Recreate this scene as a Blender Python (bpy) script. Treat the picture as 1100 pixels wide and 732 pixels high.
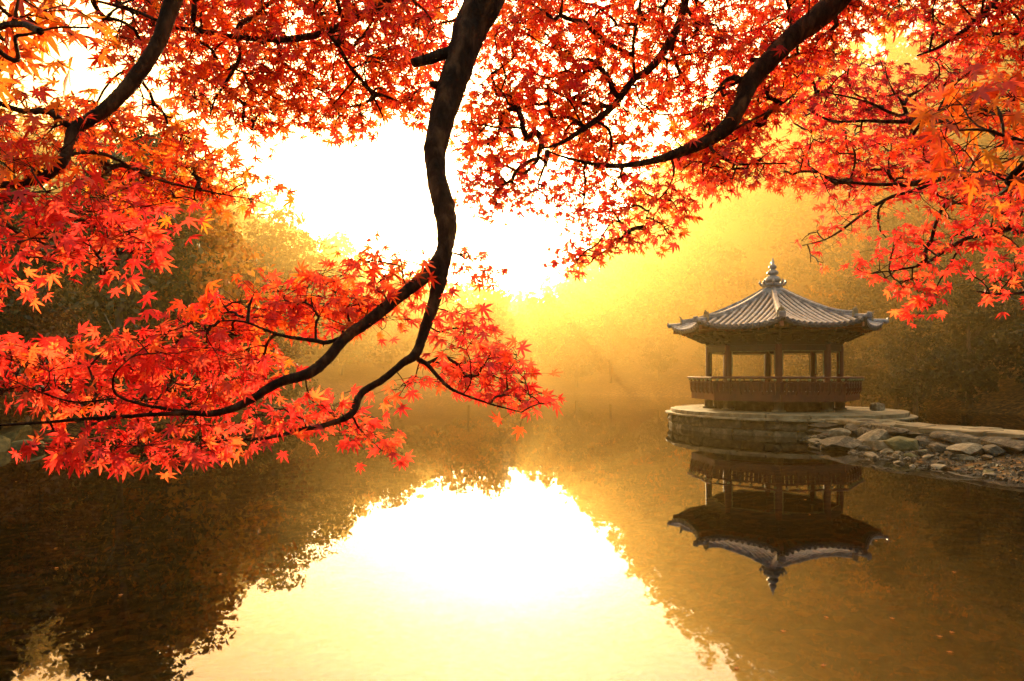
import bpy, math, random
import numpy as np
from mathutils import Vector, Matrix, noise as mnoise

# ------------------------------------------------------------------ clear
for o in list(bpy.data.objects):
    bpy.data.objects.remove(o, do_unlink=True)
scene = bpy.context.scene
COL = scene.collection
R = math.radians
rng = np.random.default_rng(7)
random.seed(7)

# ------------------------------------------------------------------ camera
EYE = 2.6            # eye height above the water
F = 700.0            # focal length in photo pixels (photo is 1100 wide)
HOR = 402.0          # row of the horizon in the photo
cam = bpy.data.cameras.new('camera')
cam.sensor_width = 36.0
cam.lens = 36.0 * F / 1100.0
cam.shift_y = (HOR - 366.0) / 1100.0
cam.clip_start = 0.05
cam.clip_end = 3000
camo = bpy.data.objects.new('camera', cam)
COL.objects.link(camo)
camo.location = (0, 0, EYE)
camo.rotation_euler = (R(90), 0, 0)
scene.camera = camo

# ------------------------------------------------------------------ sky, sun, exposure
SUN_EL, SUN_AZ = 11.3, -0.4          # degrees; azimuth measured from +Y towards +X
SKY_STRENGTH = 0.12
SUN_STRENGTH = 5.0
EXPOSURE = 3.38
HAZE_DENSITY = 0.0004
MIST_DENSITY = 0.0075
MIST_FRONT = 39.5
w = bpy.data.worlds.new('World')
scene.world = w
w.use_nodes = True
nt = w.node_tree
nt.nodes.clear()
sky = nt.nodes.new('ShaderNodeTexSky')
sky.sky_type = 'NISHITA'
sky.sun_disc = False
sky.sun_elevation = R(SUN_EL)
sky.sun_rotation = R(SUN_AZ)
sky.altitude = 100
sky.air_density = 1.0
sky.dust_density = 6.0
sky.ozone_density = 0.6
tint = nt.nodes.new('ShaderNodeMix')
tint.data_type = 'RGBA'
tint.blend_type = 'MULTIPLY'
tint.inputs[0].default_value = 1.0
# misty sunrise: the sky is white round the sun and warmer away from it
wtc = nt.nodes.new('ShaderNodeTexCoord')
wdot = nt.nodes.new('ShaderNodeVectorMath'); wdot.operation = 'DOT_PRODUCT'
wdot.inputs[1].default_value = (math.sin(R(SUN_AZ)) * math.cos(R(SUN_EL)), math.cos(R(SUN_AZ)) * math.cos(R(SUN_EL)), math.sin(R(SUN_EL)))
nt.links.new(wtc.outputs['Generated'], wdot.inputs[0])
wr = nt.nodes.new('ShaderNodeValToRGB')
wr.color_ramp.elements[0].position = .25; wr.color_ramp.elements[0].color = (1.0, .80, .52, 1)
wr.color_ramp.elements[1].position = .95; wr.color_ramp.elements[1].color = (1.0, 1.0, 1.0, 1)
nt.links.new(wdot.outputs['Value'], wr.inputs[0])
nt.links.new(wr.outputs[0], tint.inputs[7])
bgn = nt.nodes.new('ShaderNodeBackground')
bgn.inputs[1].default_value = SKY_STRENGTH
wo = nt.nodes.new('ShaderNodeOutputWorld')
nt.links.new(sky.outputs[0], tint.inputs[6])
nt.links.new(tint.outputs[2], bgn.inputs[0])
nt.links.new(bgn.outputs[0], wo.inputs[0])

sun = bpy.data.lights.new('sun', 'SUN')
sun.energy = SUN_STRENGTH
sun.angle = R(0.6)
sun.color = (1.0, 0.74, 0.36)
suno = bpy.data.objects.new('sun', sun)
COL.objects.link(suno)
sdir = Vector((math.sin(R(SUN_AZ)) * math.cos(R(SUN_EL)), math.cos(R(SUN_AZ)) * math.cos(R(SUN_EL)), math.sin(R(SUN_EL))))
suno.rotation_euler = sdir.to_track_quat('Z', 'Y').to_euler()
suno.location = sdir * 60

vs = scene.view_settings
scene.display_settings.display_device = 'sRGB'
vs.view_transform = 'Standard'
vs.look = 'None'
vs.exposure = EXPOSURE
vs.gamma = 1.0
vs.use_curve_mapping = False
cy = scene.cycles
cy.max_bounces = 10
cy.diffuse_bounces = 6
cy.glossy_bounces = 4
cy.transmission_bounces = 4
cy.transparent_max_bounces = 12
cy.volume_bounces = 3
cy.caustics_reflective = False
cy.caustics_refractive = False
cy.use_denoising = True
cy.sample_clamp_indirect = 6

# ------------------------------------------------------------------ helpers
def P(px, py, d):
    """photo pixel and real depth in metres -> point in the place"""
    return Vector(((px - 550.0) / F * d, d, EYE + (HOR - py) / F * d))

def mesh_np(name, verts, faces, mat=None, parent=None, smooth=False, tints=None):
    """verts (n,3); faces (m,k) array of one face size or list of lists"""
    me = bpy.data.meshes.new(name)
    verts = np.asarray(verts, dtype=np.float32)
    if isinstance(faces, np.ndarray):
        m, k = faces.shape
        me.vertices.add(len(verts))
        me.vertices.foreach_set('co', verts.ravel())
        me.loops.add(m * k)
        me.loops.foreach_set('vertex_index', faces.astype(np.int32).ravel())
        me.polygons.add(m)
        me.polygons.foreach_set('loop_start', np.arange(m, dtype=np.int32) * k)
        me.update(calc_edges=True)
    else:
        me.from_pydata([tuple(map(float, v)) for v in verts], [], faces)
        me.update()
    me.validate()
    if smooth:
        me.polygons.foreach_set('use_smooth', np.ones(len(me.polygons), dtype=bool))
    if tints is not None:
        a = me.color_attributes.new('tint', 'FLOAT_COLOR', 'POINT')
        c = np.ones((len(verts), 4), dtype=np.float32)
        c[:, :3] = tints
        a.data.foreach_set('color', c.ravel())
    if mat:
        me.materials.append(mat)
    o = bpy.data.objects.new(name, me)
    COL.objects.link(o)
    if parent:
        o.parent = parent
    return o

def empty(name, loc, label, cat, group=None, rz=0.0):
    o = bpy.data.objects.new(name, None)
    o.empty_display_size = 0.3
    COL.objects.link(o)
    o.location = loc
    o.rotation_euler = (0, 0, rz)
    tag(o, label, cat, group)
    return o

def tag(o, label=None, cat=None, group=None, kind=None):
    if label: o['label'] = label
    if cat: o['category'] = cat
    if group: o['group'] = group
    if kind: o['kind'] = kind
    return o

class MB:
    """collects shapes into one mesh"""
    def __init__(s):
        s.v = []; s.f = []; s.mi = []; s.cur = 0
    def add(s, verts, faces):
        b = len(s.v)
        s.v.extend([tuple(map(float, p)) for p in verts])
        s.f.extend([[i + b for i in f] for f in faces])
        s.mi.extend([s.cur] * len(faces))
    def box(s, c, size, rz=0.0, tilt=None, bev=0.0):
        x, y, z = size[0] / 2, size[1] / 2, size[2] / 2
        M = Matrix.Rotation(rz, 3, 'Z')
        if tilt is not None:
            M = M @ tilt
        c = Vector(c)
        if bev <= 0:
            pts = [Vector((sx * x, sy * y, sz * z)) for sx in (-1, 1) for sy in (-1, 1) for sz in (-1, 1)]
            fs = [[0, 1, 3, 2], [4, 6, 7, 5], [0, 4, 5, 1], [2, 3, 7, 6], [0, 2, 6, 4], [1, 5, 7, 3]]
            s.add([c + M @ p for p in pts], fs)
        else:
            b = min(bev, x * .9, y * .9, z * .9)
            pts = []
            for zz, ins in ((-z, b), (-z + b, 0), (z - b, 0), (z, b)):
                for (sx, sy) in ((-1, -1), (1, -1), (1, 1), (-1, 1)):
                    pts.append(Vector((sx * (x - ins), sy * (y - ins), zz)))
            fs = [[3, 2, 1, 0], [12, 13, 14, 15]]
            for k in range(3):
                for i in range(4):
                    j = (i + 1) % 4
                    fs.append([k * 4 + i, k * 4 + j, k * 4 + 4 + j, k * 4 + 4 + i])
            s.add([c + M @ p for p in pts], fs)
    def tube(s, pts, rad, n=8, cap=True):
        v, f = tube_arrays(pts, rad, n, cap)
        s.add(v, f)
    def bar(s, a, b, wd, ht, up=Vector((0, 0, 1))):
        a = Vector(a); b = Vector(b)
        d = (b - a).normalized()
        sd = d.cross(up).normalized()
        u = sd.cross(d)
        pts = []
        for p in (a, b):
            for (i, j) in ((-1, -1), (1, -1), (1, 1), (-1, 1)):
                pts.append(p + sd * wd / 2 * i + u * ht / 2 * j)
        s.add(pts, [[3, 2, 1, 0], [4, 5, 6, 7], [0, 1, 5, 4], [1, 2, 6, 5], [2, 3, 7, 6], [3, 0, 4, 7]])
    def lathe(s, prof, c=(0, 0, 0), n=16, cap=True):
        pts = []; fs = []
        for (r, z) in prof:
            for i in range(n):
                a = 2 * math.pi * i / n
                pts.append((c[0] + r * math.cos(a), c[1] + r * math.sin(a), c[2] + z))
        for k in range(len(prof) - 1):
            for i in range(n):
                j = (i + 1) % n
                fs.append([k * n + i, k * n + j, k * n + n + j, k * n + n + i])
        if cap:
            fs.append([i for i in reversed(range(n))])
            fs.append([(len(prof) - 1) * n + i for i in range(n)])
        s.add(pts, fs)
    def build(s, name, mat, parent=None, smooth=False):
        mats = mat if isinstance(mat, list) else [mat]
        o = mesh_np(name, np.array(s.v, dtype=np.float32), s.f, mats[0], parent, smooth)
        for extra in mats[1:]:
            o.data.materials.append(extra)
        if len(mats) > 1 and len(o.data.polygons) == len(s.mi):
            o.data.polygons.foreach_set('material_index', np.array(s.mi, dtype=np.int32))
        return o

def tube_arrays(pts, rad, n=8, cap=True, rough=0.0):
    pts = [Vector(p) for p in pts]
    m = len(pts)
    v = []; f = []
    t0 = (pts[1] - pts[0]).normalized()
    u = t0.orthogonal().normalized()
    for i in range(m):
        t = (pts[min(i + 1, m - 1)] - pts[max(i - 1, 0)])
        t = t.normalized() if t.length > 1e-9 else t0
        u = (u - t * u.dot(t))
        u = u.normalized() if u.length > 1e-6 else t.orthogonal().normalized()
        b = t.cross(u)
        for k in range(n):
            a = 2 * math.pi * k / n
            d = u * math.cos(a) + b * math.sin(a)
            rr = rad[i]
            if rough:
                q = pts[i] + d * rr
                rr *= 1 + rough * (.8 * mnoise.noise(q * 9.0) + 0.5 * mnoise.noise(q * 26.0) + .7 * mnoise.noise(Vector((math.cos(a) * 2.6, math.sin(a) * 2.6, i * .10))))
            v.append(pts[i] + d * rr)
    for i in range(m - 1):
        for k in range(n):
            l = (k + 1) % n
            f.append([i * n + k, i * n + l, i * n + n + l, i * n + n + k])
    if cap:
        f.append([k for k in reversed(range(n))])
        f.append([(m - 1) * n + k for k in range(n)])
    return v, f

def smooth_path(ctrl, sub=6):
    """Catmull-Rom through rows of numbers"""
    c = np.array(ctrl, dtype=float)
    c = np.vstack([2 * c[0] - c[1], c, 2 * c[-1] - c[-2]])
    out = []
    for i in range(1, len(c) - 2):
        p0, p1, p2, p3 = c[i - 1], c[i], c[i + 1], c[i + 2]
        for k in range(sub):
            t = k / sub
            out.append(0.5 * ((2 * p1) + (-p0 + p2) * t + (2 * p0 - 5 * p1 + 4 * p2 - p3) * t * t + (-p0 + 3 * p1 - 3 * p2 + p3) * t ** 3))
    out.append(c[-2])
    return np.array(out)

# ------------------------------------------------------------------ materials
class NT:
    def __init__(s, name):
        s.m = bpy.data.materials.new(name)
        s.m.use_nodes = True
        s.t = s.m.node_tree
        s.t.nodes.clear()
        s.out = s.n('ShaderNodeOutputMaterial')
    def n(s, kind, **kw):
        x = s.t.nodes.new(kind)
        for k, val in kw.items():
            if k.startswith('i_'):
                x.inputs[k[2:].replace('_', ' ')].default_value = val
            else:
                setattr(x, k, val)
        return x
    def l(s, a, b):
        s.t.links.new(a, b)
    def coords(s, scale=(1, 1, 1), obj=True):
        tc = s.n('ShaderNodeTexCoord')
        mp = s.n('ShaderNodeMapping')
        mp.inputs['Scale'].default_value = scale
        s.l(tc.outputs['Object'], mp.inputs[0])
        return mp.outputs[0]
    def world(s, scale=(1, 1, 1)):
        g = s.n('ShaderNodeNewGeometry')
        mp = s.n('ShaderNodeMapping')
        mp.inputs['Scale'].default_value = scale
        s.l(g.outputs['Position'], mp.inputs[0])
        return mp.outputs[0]
    def noise(s, co, scale, detail=5, rough=.55):
        x = s.n('ShaderNodeTexNoise')
        x.inputs['Scale'].default_value = scale
        x.inputs['Detail'].default_value = detail
        x.inputs['Roughness'].default_value = rough
        s.l(co, x.inputs['Vector'])
        return x.outputs['Fac']
    def ramp(s, fac, stops):
        x = s.n('ShaderNodeValToRGB')
        e = x.color_ramp.elements
        while len(e) < len(stops):
            e.new(0.5)
        for el, (p, c) in zip(e, stops):
            el.position = p
            el.color = (*c, 1)
        s.l(fac, x.inputs[0])
        return x.outputs[0]
    def bump(s, h, strength=.4, dist=.02):
        b = s.n('ShaderNodeBump')
        b.inputs['Strength'].default_value = strength
        b.inputs['Distance'].default_value = dist
        s.l(h, b.inputs['Height'])
        return b.outputs[0]
    def pbr(s, col, rough=.6, normal=None, spec=.5, metal=0.0):
        p = s.n('ShaderNodeBsdfPrincipled')
        if isinstance(col, tuple):
            p.inputs['Base Color'].default_value = (*col, 1)
        else:
            s.l(col, p.inputs['Base Color'])
        p.inputs['Roughness'].default_value = rough
        p.inputs['Specular IOR Level'].default_value = spec
        p.inputs['Metallic'].default_value = metal
        if normal is not None:
            s.l(normal, p.inputs['Normal'])
        s.l(p.outputs[0], s.out.inputs['Surface'])
        return p

def noisy(name, stops, scale, rough=.7, bump=.4, dist=.02, stretch=(1, 1, 1), spec=.4, bscale=None, world=False):
    k = NT(name)
    co = k.world(stretch) if world else k.coords(stretch)
    fac = k.noise(co, scale)
    col = k.ramp(fac, stops)
    h = k.noise(co, bscale or scale * 2.5, 6)
    k.pbr(col, rough, k.bump(h, bump, dist), spec)
    return k.m

def leaf_material(name, trans=0.6, gloss=.06):
    k = NT(name)
    at = k.n('ShaderNodeAttribute', attribute_name='tint')
    df = k.n('ShaderNodeBsdfDiffuse')
    tr = k.n('ShaderNodeBsdfTranslucent')
    k.l(at.outputs['Color'], df.inputs[0])
    k.l(at.outputs['Color'], tr.inputs[0])
    mx = k.n('ShaderNodeMixShader')
    mx.inputs[0].default_value = trans
    k.l(df.outputs[0], mx.inputs[1]); k.l(tr.outputs[0], mx.inputs[2])
    gl = k.n('ShaderNodeBsdfGlossy')
    gl.inputs['Roughness'].default_value = .45
    m2 = k.n('ShaderNodeMixShader')
    m2.inputs[0].default_value = gloss
    k.l(mx.outputs[0], m2.inputs[1]); k.l(gl.outputs[0], m2.inputs[2])
    k.l(m2.outputs[0], k.out.inputs['Surface'])
    return k.m

M = {}
M['maple_leaf'] = leaf_material('maple_leaf', .78, .035)
M['tree_leaf'] = leaf_material('tree_leaf', .35, .03)
M['bark'] = noisy('bark', [(.3, (.010, .0055, .003)), (.5, (.038, .020, .010)), (.7, (.14, .08, .04))], 22, .85, 1.0, .02, (1, 1, .4), .2, 60)
M['tree_bark'] = noisy('tree_bark', [(.3, (.03, .02, .013)), (.7, (.09, .065, .045))], 5, .9, .7, .03, (1, 1, .3), .2)
M['red_wood'] = noisy('red_wood', [(.3, (.05, .010, .003)), (.6, (.085, .019, .005)), (.8, (.12, .032, .008))], 3.0, .55, .25, .006, (1, 1, .4), .35, 22)
M['board_wood'] = noisy('board_wood', [(.3, (.045, .009, .003)), (.7, (.10, .022, .006))], 4.0, .6, .3, .006, (1, 1, .35), .35, 25)
M['beam_wood'] = noisy('beam_wood', [(.3, (.014, .013, .006)), (.55, (.026, .019, .008)), (.75, (.05, .018, .008))], 5.0, .6, .3, .006, (1, 1, 1), .35, 25)
M['rafter_wood'] = noisy('rafter_wood', [(.3, (.08, .024, .010)), (.7, (.20, .06, .024))], 6.0, .6, .2, .004)
M['rail_green'] = noisy('rail_green', [(.3, (.09, .10, .04)), (.7, (.2, .2, .09))], 8.0, .6, .2, .004)
M['tile'] = noisy('tile', [(.25, (.008, .010, .015)), (.5, (.017, .021, .030)), (.75, (.035, .041, .055))], 7.0, .36, .35, .008, (1, 1, 1), .6, 30)
M['ridge_tile'] = noisy('ridge_tile', [(.25, (.035, .043, .062)), (.5, (.085, .10, .135)), (.72, (.22, .245, .30))], 5.0, .34, .35, .008, (1, 1, 1), .5, 30)  # paler than the pans: light caught by the rolls is put into the colour
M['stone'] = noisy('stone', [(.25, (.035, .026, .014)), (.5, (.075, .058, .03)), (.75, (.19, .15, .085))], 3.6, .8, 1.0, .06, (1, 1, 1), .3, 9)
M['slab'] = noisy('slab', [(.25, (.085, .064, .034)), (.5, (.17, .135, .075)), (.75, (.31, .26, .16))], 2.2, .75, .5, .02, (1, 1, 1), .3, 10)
M['rock'] = noisy('rock', [(.25, (.022, .017, .010)), (.5, (.055, .043, .025)), (.78, (.19, .16, .105))], 4.5, .7, 1.0, .07, (1, 1, 1), .35, 8)
M['pale_rock'] = noisy('pale_rock', [(.25, (.075, .058, .034)), (.5, (.15, .12, .07)), (.78, (.36, .30, .19))], 4.5, .65, 1.0, .06, (1, 1, 1), .35, 9)
M['moss'] = noisy('moss', [(.3, (.05, .05, .018)), (.6, (.12, .10, .035)), (.8, (.22, .18, .08))], 5, .9, .7, .04)

def ground_material():
    k = NT('ground')
    co = k.world()
    big = k.noise(co, .35, 4)
    fine = k.noise(co, 3.2, 8, .7)
    c1 = k.ramp(fine, [(.28, (.028, .018, .008)), (.5, (.075, .048, .02)), (.64, (.13, .075, .025)), (.78, (.17, .095, .03))])
    c2 = k.ramp(big, [(.35, (.6, .6, .45)), (.65, (1.0, .95, .8))])
    mx = k.n('ShaderNodeMix', data_type='RGBA', blend_type='MULTIPLY')
    mx.inputs[0].default_value = 1
    k.l(c1, mx.inputs[6]); k.l(c2, mx.inputs[7])
    vo = k.n('ShaderNodeTexVoronoi')
    vo.inputs['Scale'].default_value = 6
    k.l(co, vo.inputs['Vector'])
    ad = k.n('ShaderNodeMath', operation='ADD')
    k.l(vo.outputs['Distance'], ad.inputs[0]); k.l(fine, ad.inputs[1])
    v2 = k.n('ShaderNodeTexVoronoi')
    v2.inputs['Scale'].default_value = 5.5
    k.l(co, v2.inputs['Vector'])
    sp = k.n('ShaderNodeSeparateColor')
    k.l(v2.outputs['Color'], sp.inputs[0])
    c3 = k.ramp(sp.outputs[0], [(.0, (.22, .2, .17)), (.5, (.85, .8, .7)), (.78, (1.9, 1.6, 1.1)), (.93, (2.8, 2.0, 1.1))])
    m3 = k.n('ShaderNodeMix', data_type='RGBA', blend_type='MULTIPLY')
    m3.inputs[0].default_value = .8
    k.l(mx.outputs[2], m3.inputs[6]); k.l(c3, m3.inputs[7])
    k.pbr(m3.outputs[2], .9, k.bump(ad.outputs[0], .6, .06), .2)
    return k.m
M['ground'] = ground_material()

def water_material():
    k = NT('water')
    co = k.world((1, 0.55, 1))
    n1 = k.noise(co, 0.9, 3, .5)
    n2 = k.noise(co, 6.0, 2, .5)
    ad = k.n('ShaderNodeMath', operation='MULTIPLY_ADD')
    ad.inputs[1].default_value = .05
    k.l(n2, ad.inputs[0]); k.l(n1, ad.inputs[2])
    # light breeze only in patches
    n3 = k.noise(k.world((.35, 1, 1)), .10, 2, .5)
    mk_ = k.ramp(n3, [(.45, (.5, .5, .5)), (.62, (4, 4, 4))])
    hm = k.n('ShaderNodeMath', operation='MULTIPLY')
    k.l(ad.outputs[0], hm.inputs[0]); k.l(mk_, hm.inputs[1])
    nrm = k.bump(hm.outputs[0], .03, .03)
    fr = k.n('ShaderNodeFresnel')
    fr.inputs[0].default_value = 1.6
    k.l(nrm, fr.inputs['Normal'])
    tr = k.n('ShaderNodeBsdfTransparent')
    tr.inputs[0].default_value = (.50, .35, .14, 1)
    gl = k.n('ShaderNodeBsdfGlossy')
    gl.inputs['Roughness'].default_value = .012
    k.l(nrm, gl.inputs['Normal'])
    mx = k.n('ShaderNodeMixShader')
    k.l(fr.outputs[0], mx.inputs[0])
    k.l(tr.outputs[0], mx.inputs[1]); k.l(gl.outputs[0], mx.inputs[2])
    k.l(mx.outputs[0], k.out.inputs['Surface'])
    return k.m
M['water'] = water_material()

# ------------------------------------------------------------------ terrain
SHORE = np.array([(-19, 23), (-17, 13), (-12, 5.5), (-5, 3.6), (0, 3.4), (6, 3.7), (12, 5), (20, 8), (28, 14), (34, 24), (34, 36),
                  (31, 45), (28, 56), (22, 69), (11, 79), (1, 80), (-8, 75), (-15, 62), (-18, 48), (-18.6, 35)], dtype=float)
SHORE = smooth_path(np.vstack([SHORE, SHORE[:1]])[:, :2], 4)[:-1]

def shore_dist(x, y):
    """signed distance to the shoreline, negative inside the pond"""
    x = np.atleast_1d(np.asarray(x, float)); y = np.atleast_1d(np.asarray(y, float))
    d = np.full(x.shape, 1e9)
    inside = np.zeros(x.shape, bool)
    n = len(SHORE)
    for i in range(n):
        a = SHORE[i]; b = SHORE[(i + 1) % n]
        ab = b - a
        t = np.clip(((x - a[0]) * ab[0] + (y - a[1]) * ab[1]) / (ab @ ab), 0, 1)
        d = np.minimum(d, np.hypot(x - a[0] - t * ab[0], y - a[1] - t * ab[1]))
        c = ((a[1] > y) != (b[1] > y)) & (x < (b[0] - a[0]) * (y - a[1]) / (b[1] - a[1] + 1e-12) + a[0])
        inside ^= c
    return np.where(inside, -d, d)

# skyline of the wooded hills: azimuth (deg from +Y) -> (elevation slope of ground, ridge distance)
SKY_AZ = np.array([-75, -45, -38, -27, -17, -11, -5, 0, 4, 7, 12, 20, 30, 38, 50, 75])
SKY_SL = np.array([.20, .25, .25, .24, .16, .125, .09, .085, .10, .15, .27, .40, .43, .42, .36, .30])
SKY_RD = np.array([90, 95, 95, 105, 140, 180, 210, 215, 215, 205, 185, 160, 140, 125, 110, 100])

CAUSEWAY = np.array([(12.5, 27.0), (13.25, 23.0), (14.9, 19.2), (17.0, 15.5), (20.0, 10.8), (23.5, 7.0)])

def seg_dist(x, y, poly):
    d = np.full(np.shape(x), 1e9); s = np.zeros(np.shape(x)); side = np.zeros(np.shape(x))
    L = 0
    for a, b in zip(poly[:-1], poly[1:]):
        ab = b - a
        l = math.hypot(*ab)
        t = np.clip(((x - a[0]) * ab[0] + (y - a[1]) * ab[1]) / (l * l), 0, 1)
        dd = np.hypot(x - a[0] - t * ab[0], y - a[1] - t * ab[1])
        cr = ab[0] * (y - a[1]) - ab[1] * (x - a[0])
        m = dd < d
        d = np.where(m, dd, d); s = np.where(m, L + t * l, s); side = np.where(m, np.sign(cr), side)
        L += l
    return d, s, side

def fbm(x, y, sc, seed=0.0):
    return np.array([mnoise.fractal(Vector((a * sc + seed, b * sc - seed, seed * 1.7)), 1.0, 2.0, 4) for a, b in zip(np.ravel(x), np.ravel(y))]).reshape(np.shape(x))

def terrain_z(x, y, detail=True):
    x = np.asarray(x, float); y = np.asarray(y, float)
    sd = shore_dist(x, y).reshape(x.shape)
    az = np.degrees(np.arctan2(x, np.maximum(y, 1e-3)))
    az = np.where(y <= 0, np.sign(x) * 90, az)
    D = np.hypot(x, y)
    sl = np.interp(az, SKY_AZ, SKY_SL); rd = np.interp(az, SKY_AZ, SKY_RD)
    near = D - np.maximum(sd, 0)
    t = np.clip(np.maximum(sd, 0) / np.maximum(rd - near, 25), 0, 1)
    ridge = sl * rd
    ss = t ** 1.35
    hill = ridge * np.where(t < 1, ss, 1)
    back = np.clip((y + 2) / 18, 0.05, 1)
    hill = hill * back
    hill = np.maximum(hill, np.where(y < 1, np.clip(sd - 9, 0, 40) * .33, 0))  # ground raised out of view behind the camera, added to block sky fill
    bank = 1.0 * (1 - np.exp(-np.maximum(sd, 0) / 1.6))
    bed = -1.9 * (1 - np.exp(-np.maximum(-sd, 0) / 6.0)) - .02
    z = np.where(sd > 0, bank + hill, bed)
    # rubble shelf along the causeway: slopes gently to the pond on its near side
    d, s, side = seg_dist(x, y, CAUSEWAY)
    wide = np.interp(s, [0, 1, 4, 8, 12.5, 20], [.5, 1.2, 2.3, 3.9, 5.6, 6.5])
    shelf = np.where(side < 0,   .28 - .36 * np.clip(d / wide, 0, 4), .28 - .7 * np.maximum(d - 2.2, 0))
    shelf = np.where(y > 27.0, shelf - 1.5 * (y - 27.0), shelf)
    z = np.maximum(z, np.maximum(shelf, -3))
    # shallow toe in the right foreground
    if detail:
        n1 = fbm(x, y, .06, 3.1) * np.clip(sd / 25, 0, 1) * 3.0
        n2 = fbm(x, y, .9, 9.3) * .10
        z = z + n1 + n2 * np.where(sd > 0, 1.0, .8)
    return z

XMAX, Y0, Y1 = 215.0, -45.0, 245.0
def axis(lo, hi, c, fine, coarse, span):
    out = [c]
    for sgn, lim in ((1, hi), (-1, lo)):
        p = c; a = []
        while (p < lim if sgn > 0 else p > lim):
            st = fine if abs(p - c) < span else min(coarse, fine + (abs(p - c) - span) * .12)
            p += sgn * st
            a.append(p)
        a[-1] = lim
        out = out + a if sgn > 0 else a[::-1] + out
    return np.array(out)
gx = axis(-XMAX, XMAX, 10, .45, 7, 16)
gy = axis(Y0, Y1, 14, .45, 7, 16)
GX, GY = np.meshgrid(gx, gy)
GZ = terrain_z(GX, GY)
nx, ny = len(gx), len(gy)
idx = np.arange(nx * ny).reshape(ny, nx)
q = np.stack([idx[:-1, :-1], idx[:-1, 1:], idx[1:, 1:], idx[1:, :-1]], -1).reshape(-1, 4)
ter = mesh_np('ground', np.stack([GX, GY, GZ], -1).reshape(-1, 3), q, M['ground'], smooth=True)
tag(ter, kind='structure')
ZMAX = float(GZ.max())
def ground_at(x, y):
    return float(terrain_z(np.array([x]), np.array([y]))[0])

# pond surface: follows the shore, tucked under the bank
xs = np.linspace(-24, 38, 63); ys = np.linspace(0, 86, 87)
wv = [(a, b, 0.0) for b in ys for a in xs]
wi = np.arange(len(xs) * len(ys)).reshape(len(ys), len(xs))
wq = np.stack([wi[:-1, :-1], wi[:-1, 1:], wi[1:, 1:], wi[1:, :-1]], -1).reshape(-1, 4)
wc = np.array(wv)
keep = (shore_dist(wc[:, 0], wc[:, 1])[wq] < 2.2).all(1)
used = np.unique(wq[keep]); remap = -np.ones(len(wc), int); remap[used] = np.arange(len(used))
pond = mesh_np('water', wc[used], remap[wq[keep]], M['water'])
tag(pond, kind='structure')

# ------------------------------------------------------------------ haze
HZ_TOP = ZMAX + 30
hz = MB()
hz.box((0, (Y0 + Y1) / 2, (HZ_TOP - 4.5) / 2), (2 * XMAX + 4, Y1 - Y0 + 4, HZ_TOP + 4.5))
k = NT('haze')
pv = k.n('ShaderNodeVolumePrincipled')
pv.inputs['Color'].default_value = (1.0, .70, .24, 1)
pv.inputs['Density'].default_value = HAZE_DENSITY
pv.inputs['Anisotropy'].default_value = .72
k.l(pv.outputs[0], k.out.inputs['Volume'])
hzo = hz.build('haze', k.m)
tag(hzo, kind='stuff')
# thicker morning mist hanging in the far half of the valley
mz = MB()
mz.box((0, (MIST_FRONT + Y1 + 1) / 2, (HZ_TOP - 5) / 2), (2 * XMAX + 2, Y1 + 1 - MIST_FRONT, HZ_TOP + 3))
k2 = k.m.copy(); k2.name = 'mist'
for nd in k2.node_tree.nodes:
    if nd.type == 'PRINCIPLED_VOLUME':
        nd.inputs['Density'].default_value = MIST_DENSITY
        nd.inputs['Anisotropy'].default_value = .32
mzo = mz.build('mist', k2)
tag(mzo, kind='stuff')

# ------------------------------------------------------------------ foliage tools
def leaf_cards(centres, size, tint, jitter_tint=.25, up=0.35, r=None):
    """small pointed leaf-clump faces spread round the given centres"""
    r = r or rng
    n = len(centres)
    nrm = r.normal(size=(n, 3)); nrm[:, 2] += up
    nrm /= np.linalg.norm(nrm, axis=1, keepdims=True)
    a = np.cross(nrm, r.normal(size=(n, 3))); a /= np.linalg.norm(a, axis=1, keepdims=True)
    b = np.cross(nrm, a)
    s = size * r.uniform(.6, 1.4, (n, 1))
    c = centres
    bend = nrm * s * .18
    v = np.stack([c - a * s, c - b * s * .5 + bend, c + a * s, c + b * s * .5 + bend], 1).reshape(-1, 3)
    f = np.arange(n * 4).reshape(n, 4)
    t = np.asarray(tint) * (1 + jitter_tint * r.uniform(-1, 1, (n, 1)))
    t = np.repeat(t, 4, 0)
    return v, f, np.clip(t, 0, 1)

def crown_points(n, height, width, base, clumps, r, conical=0.0, hollow=.35):
    """points on leafy clumps scattered through a crown volume"""
    cl = []
    while len(cl) < clumps:
        p = r.uniform(-1, 1, 3)
        if np.linalg.norm(p) > 1: continue
        h = (p[2] + 1) / 2
        wscale = (1 - conical * h) * (0.55 + .9 * math.sin(min(1, h * 1.15 + .1) * math.pi) * .6)
        cl.append((p[0] * width * wscale, p[1] * width * wscale, base + h * (height - base)))
    cl = np.array(cl)
    which = r.integers(0, clumps, n)
    d = r.normal(size=(n, 3)); d /= np.linalg.norm(d, axis=1, keepdims=True)
    rad = r.uniform(.35, 1, (n, 1)) ** .6
    cs = (width * .34) * r.uniform(.6, 1.25, clumps)[which][:, None]
    pts = cl[which] + d * rad * cs * np.array([1.15, 1.15, .6])
    return pts, cl

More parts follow.
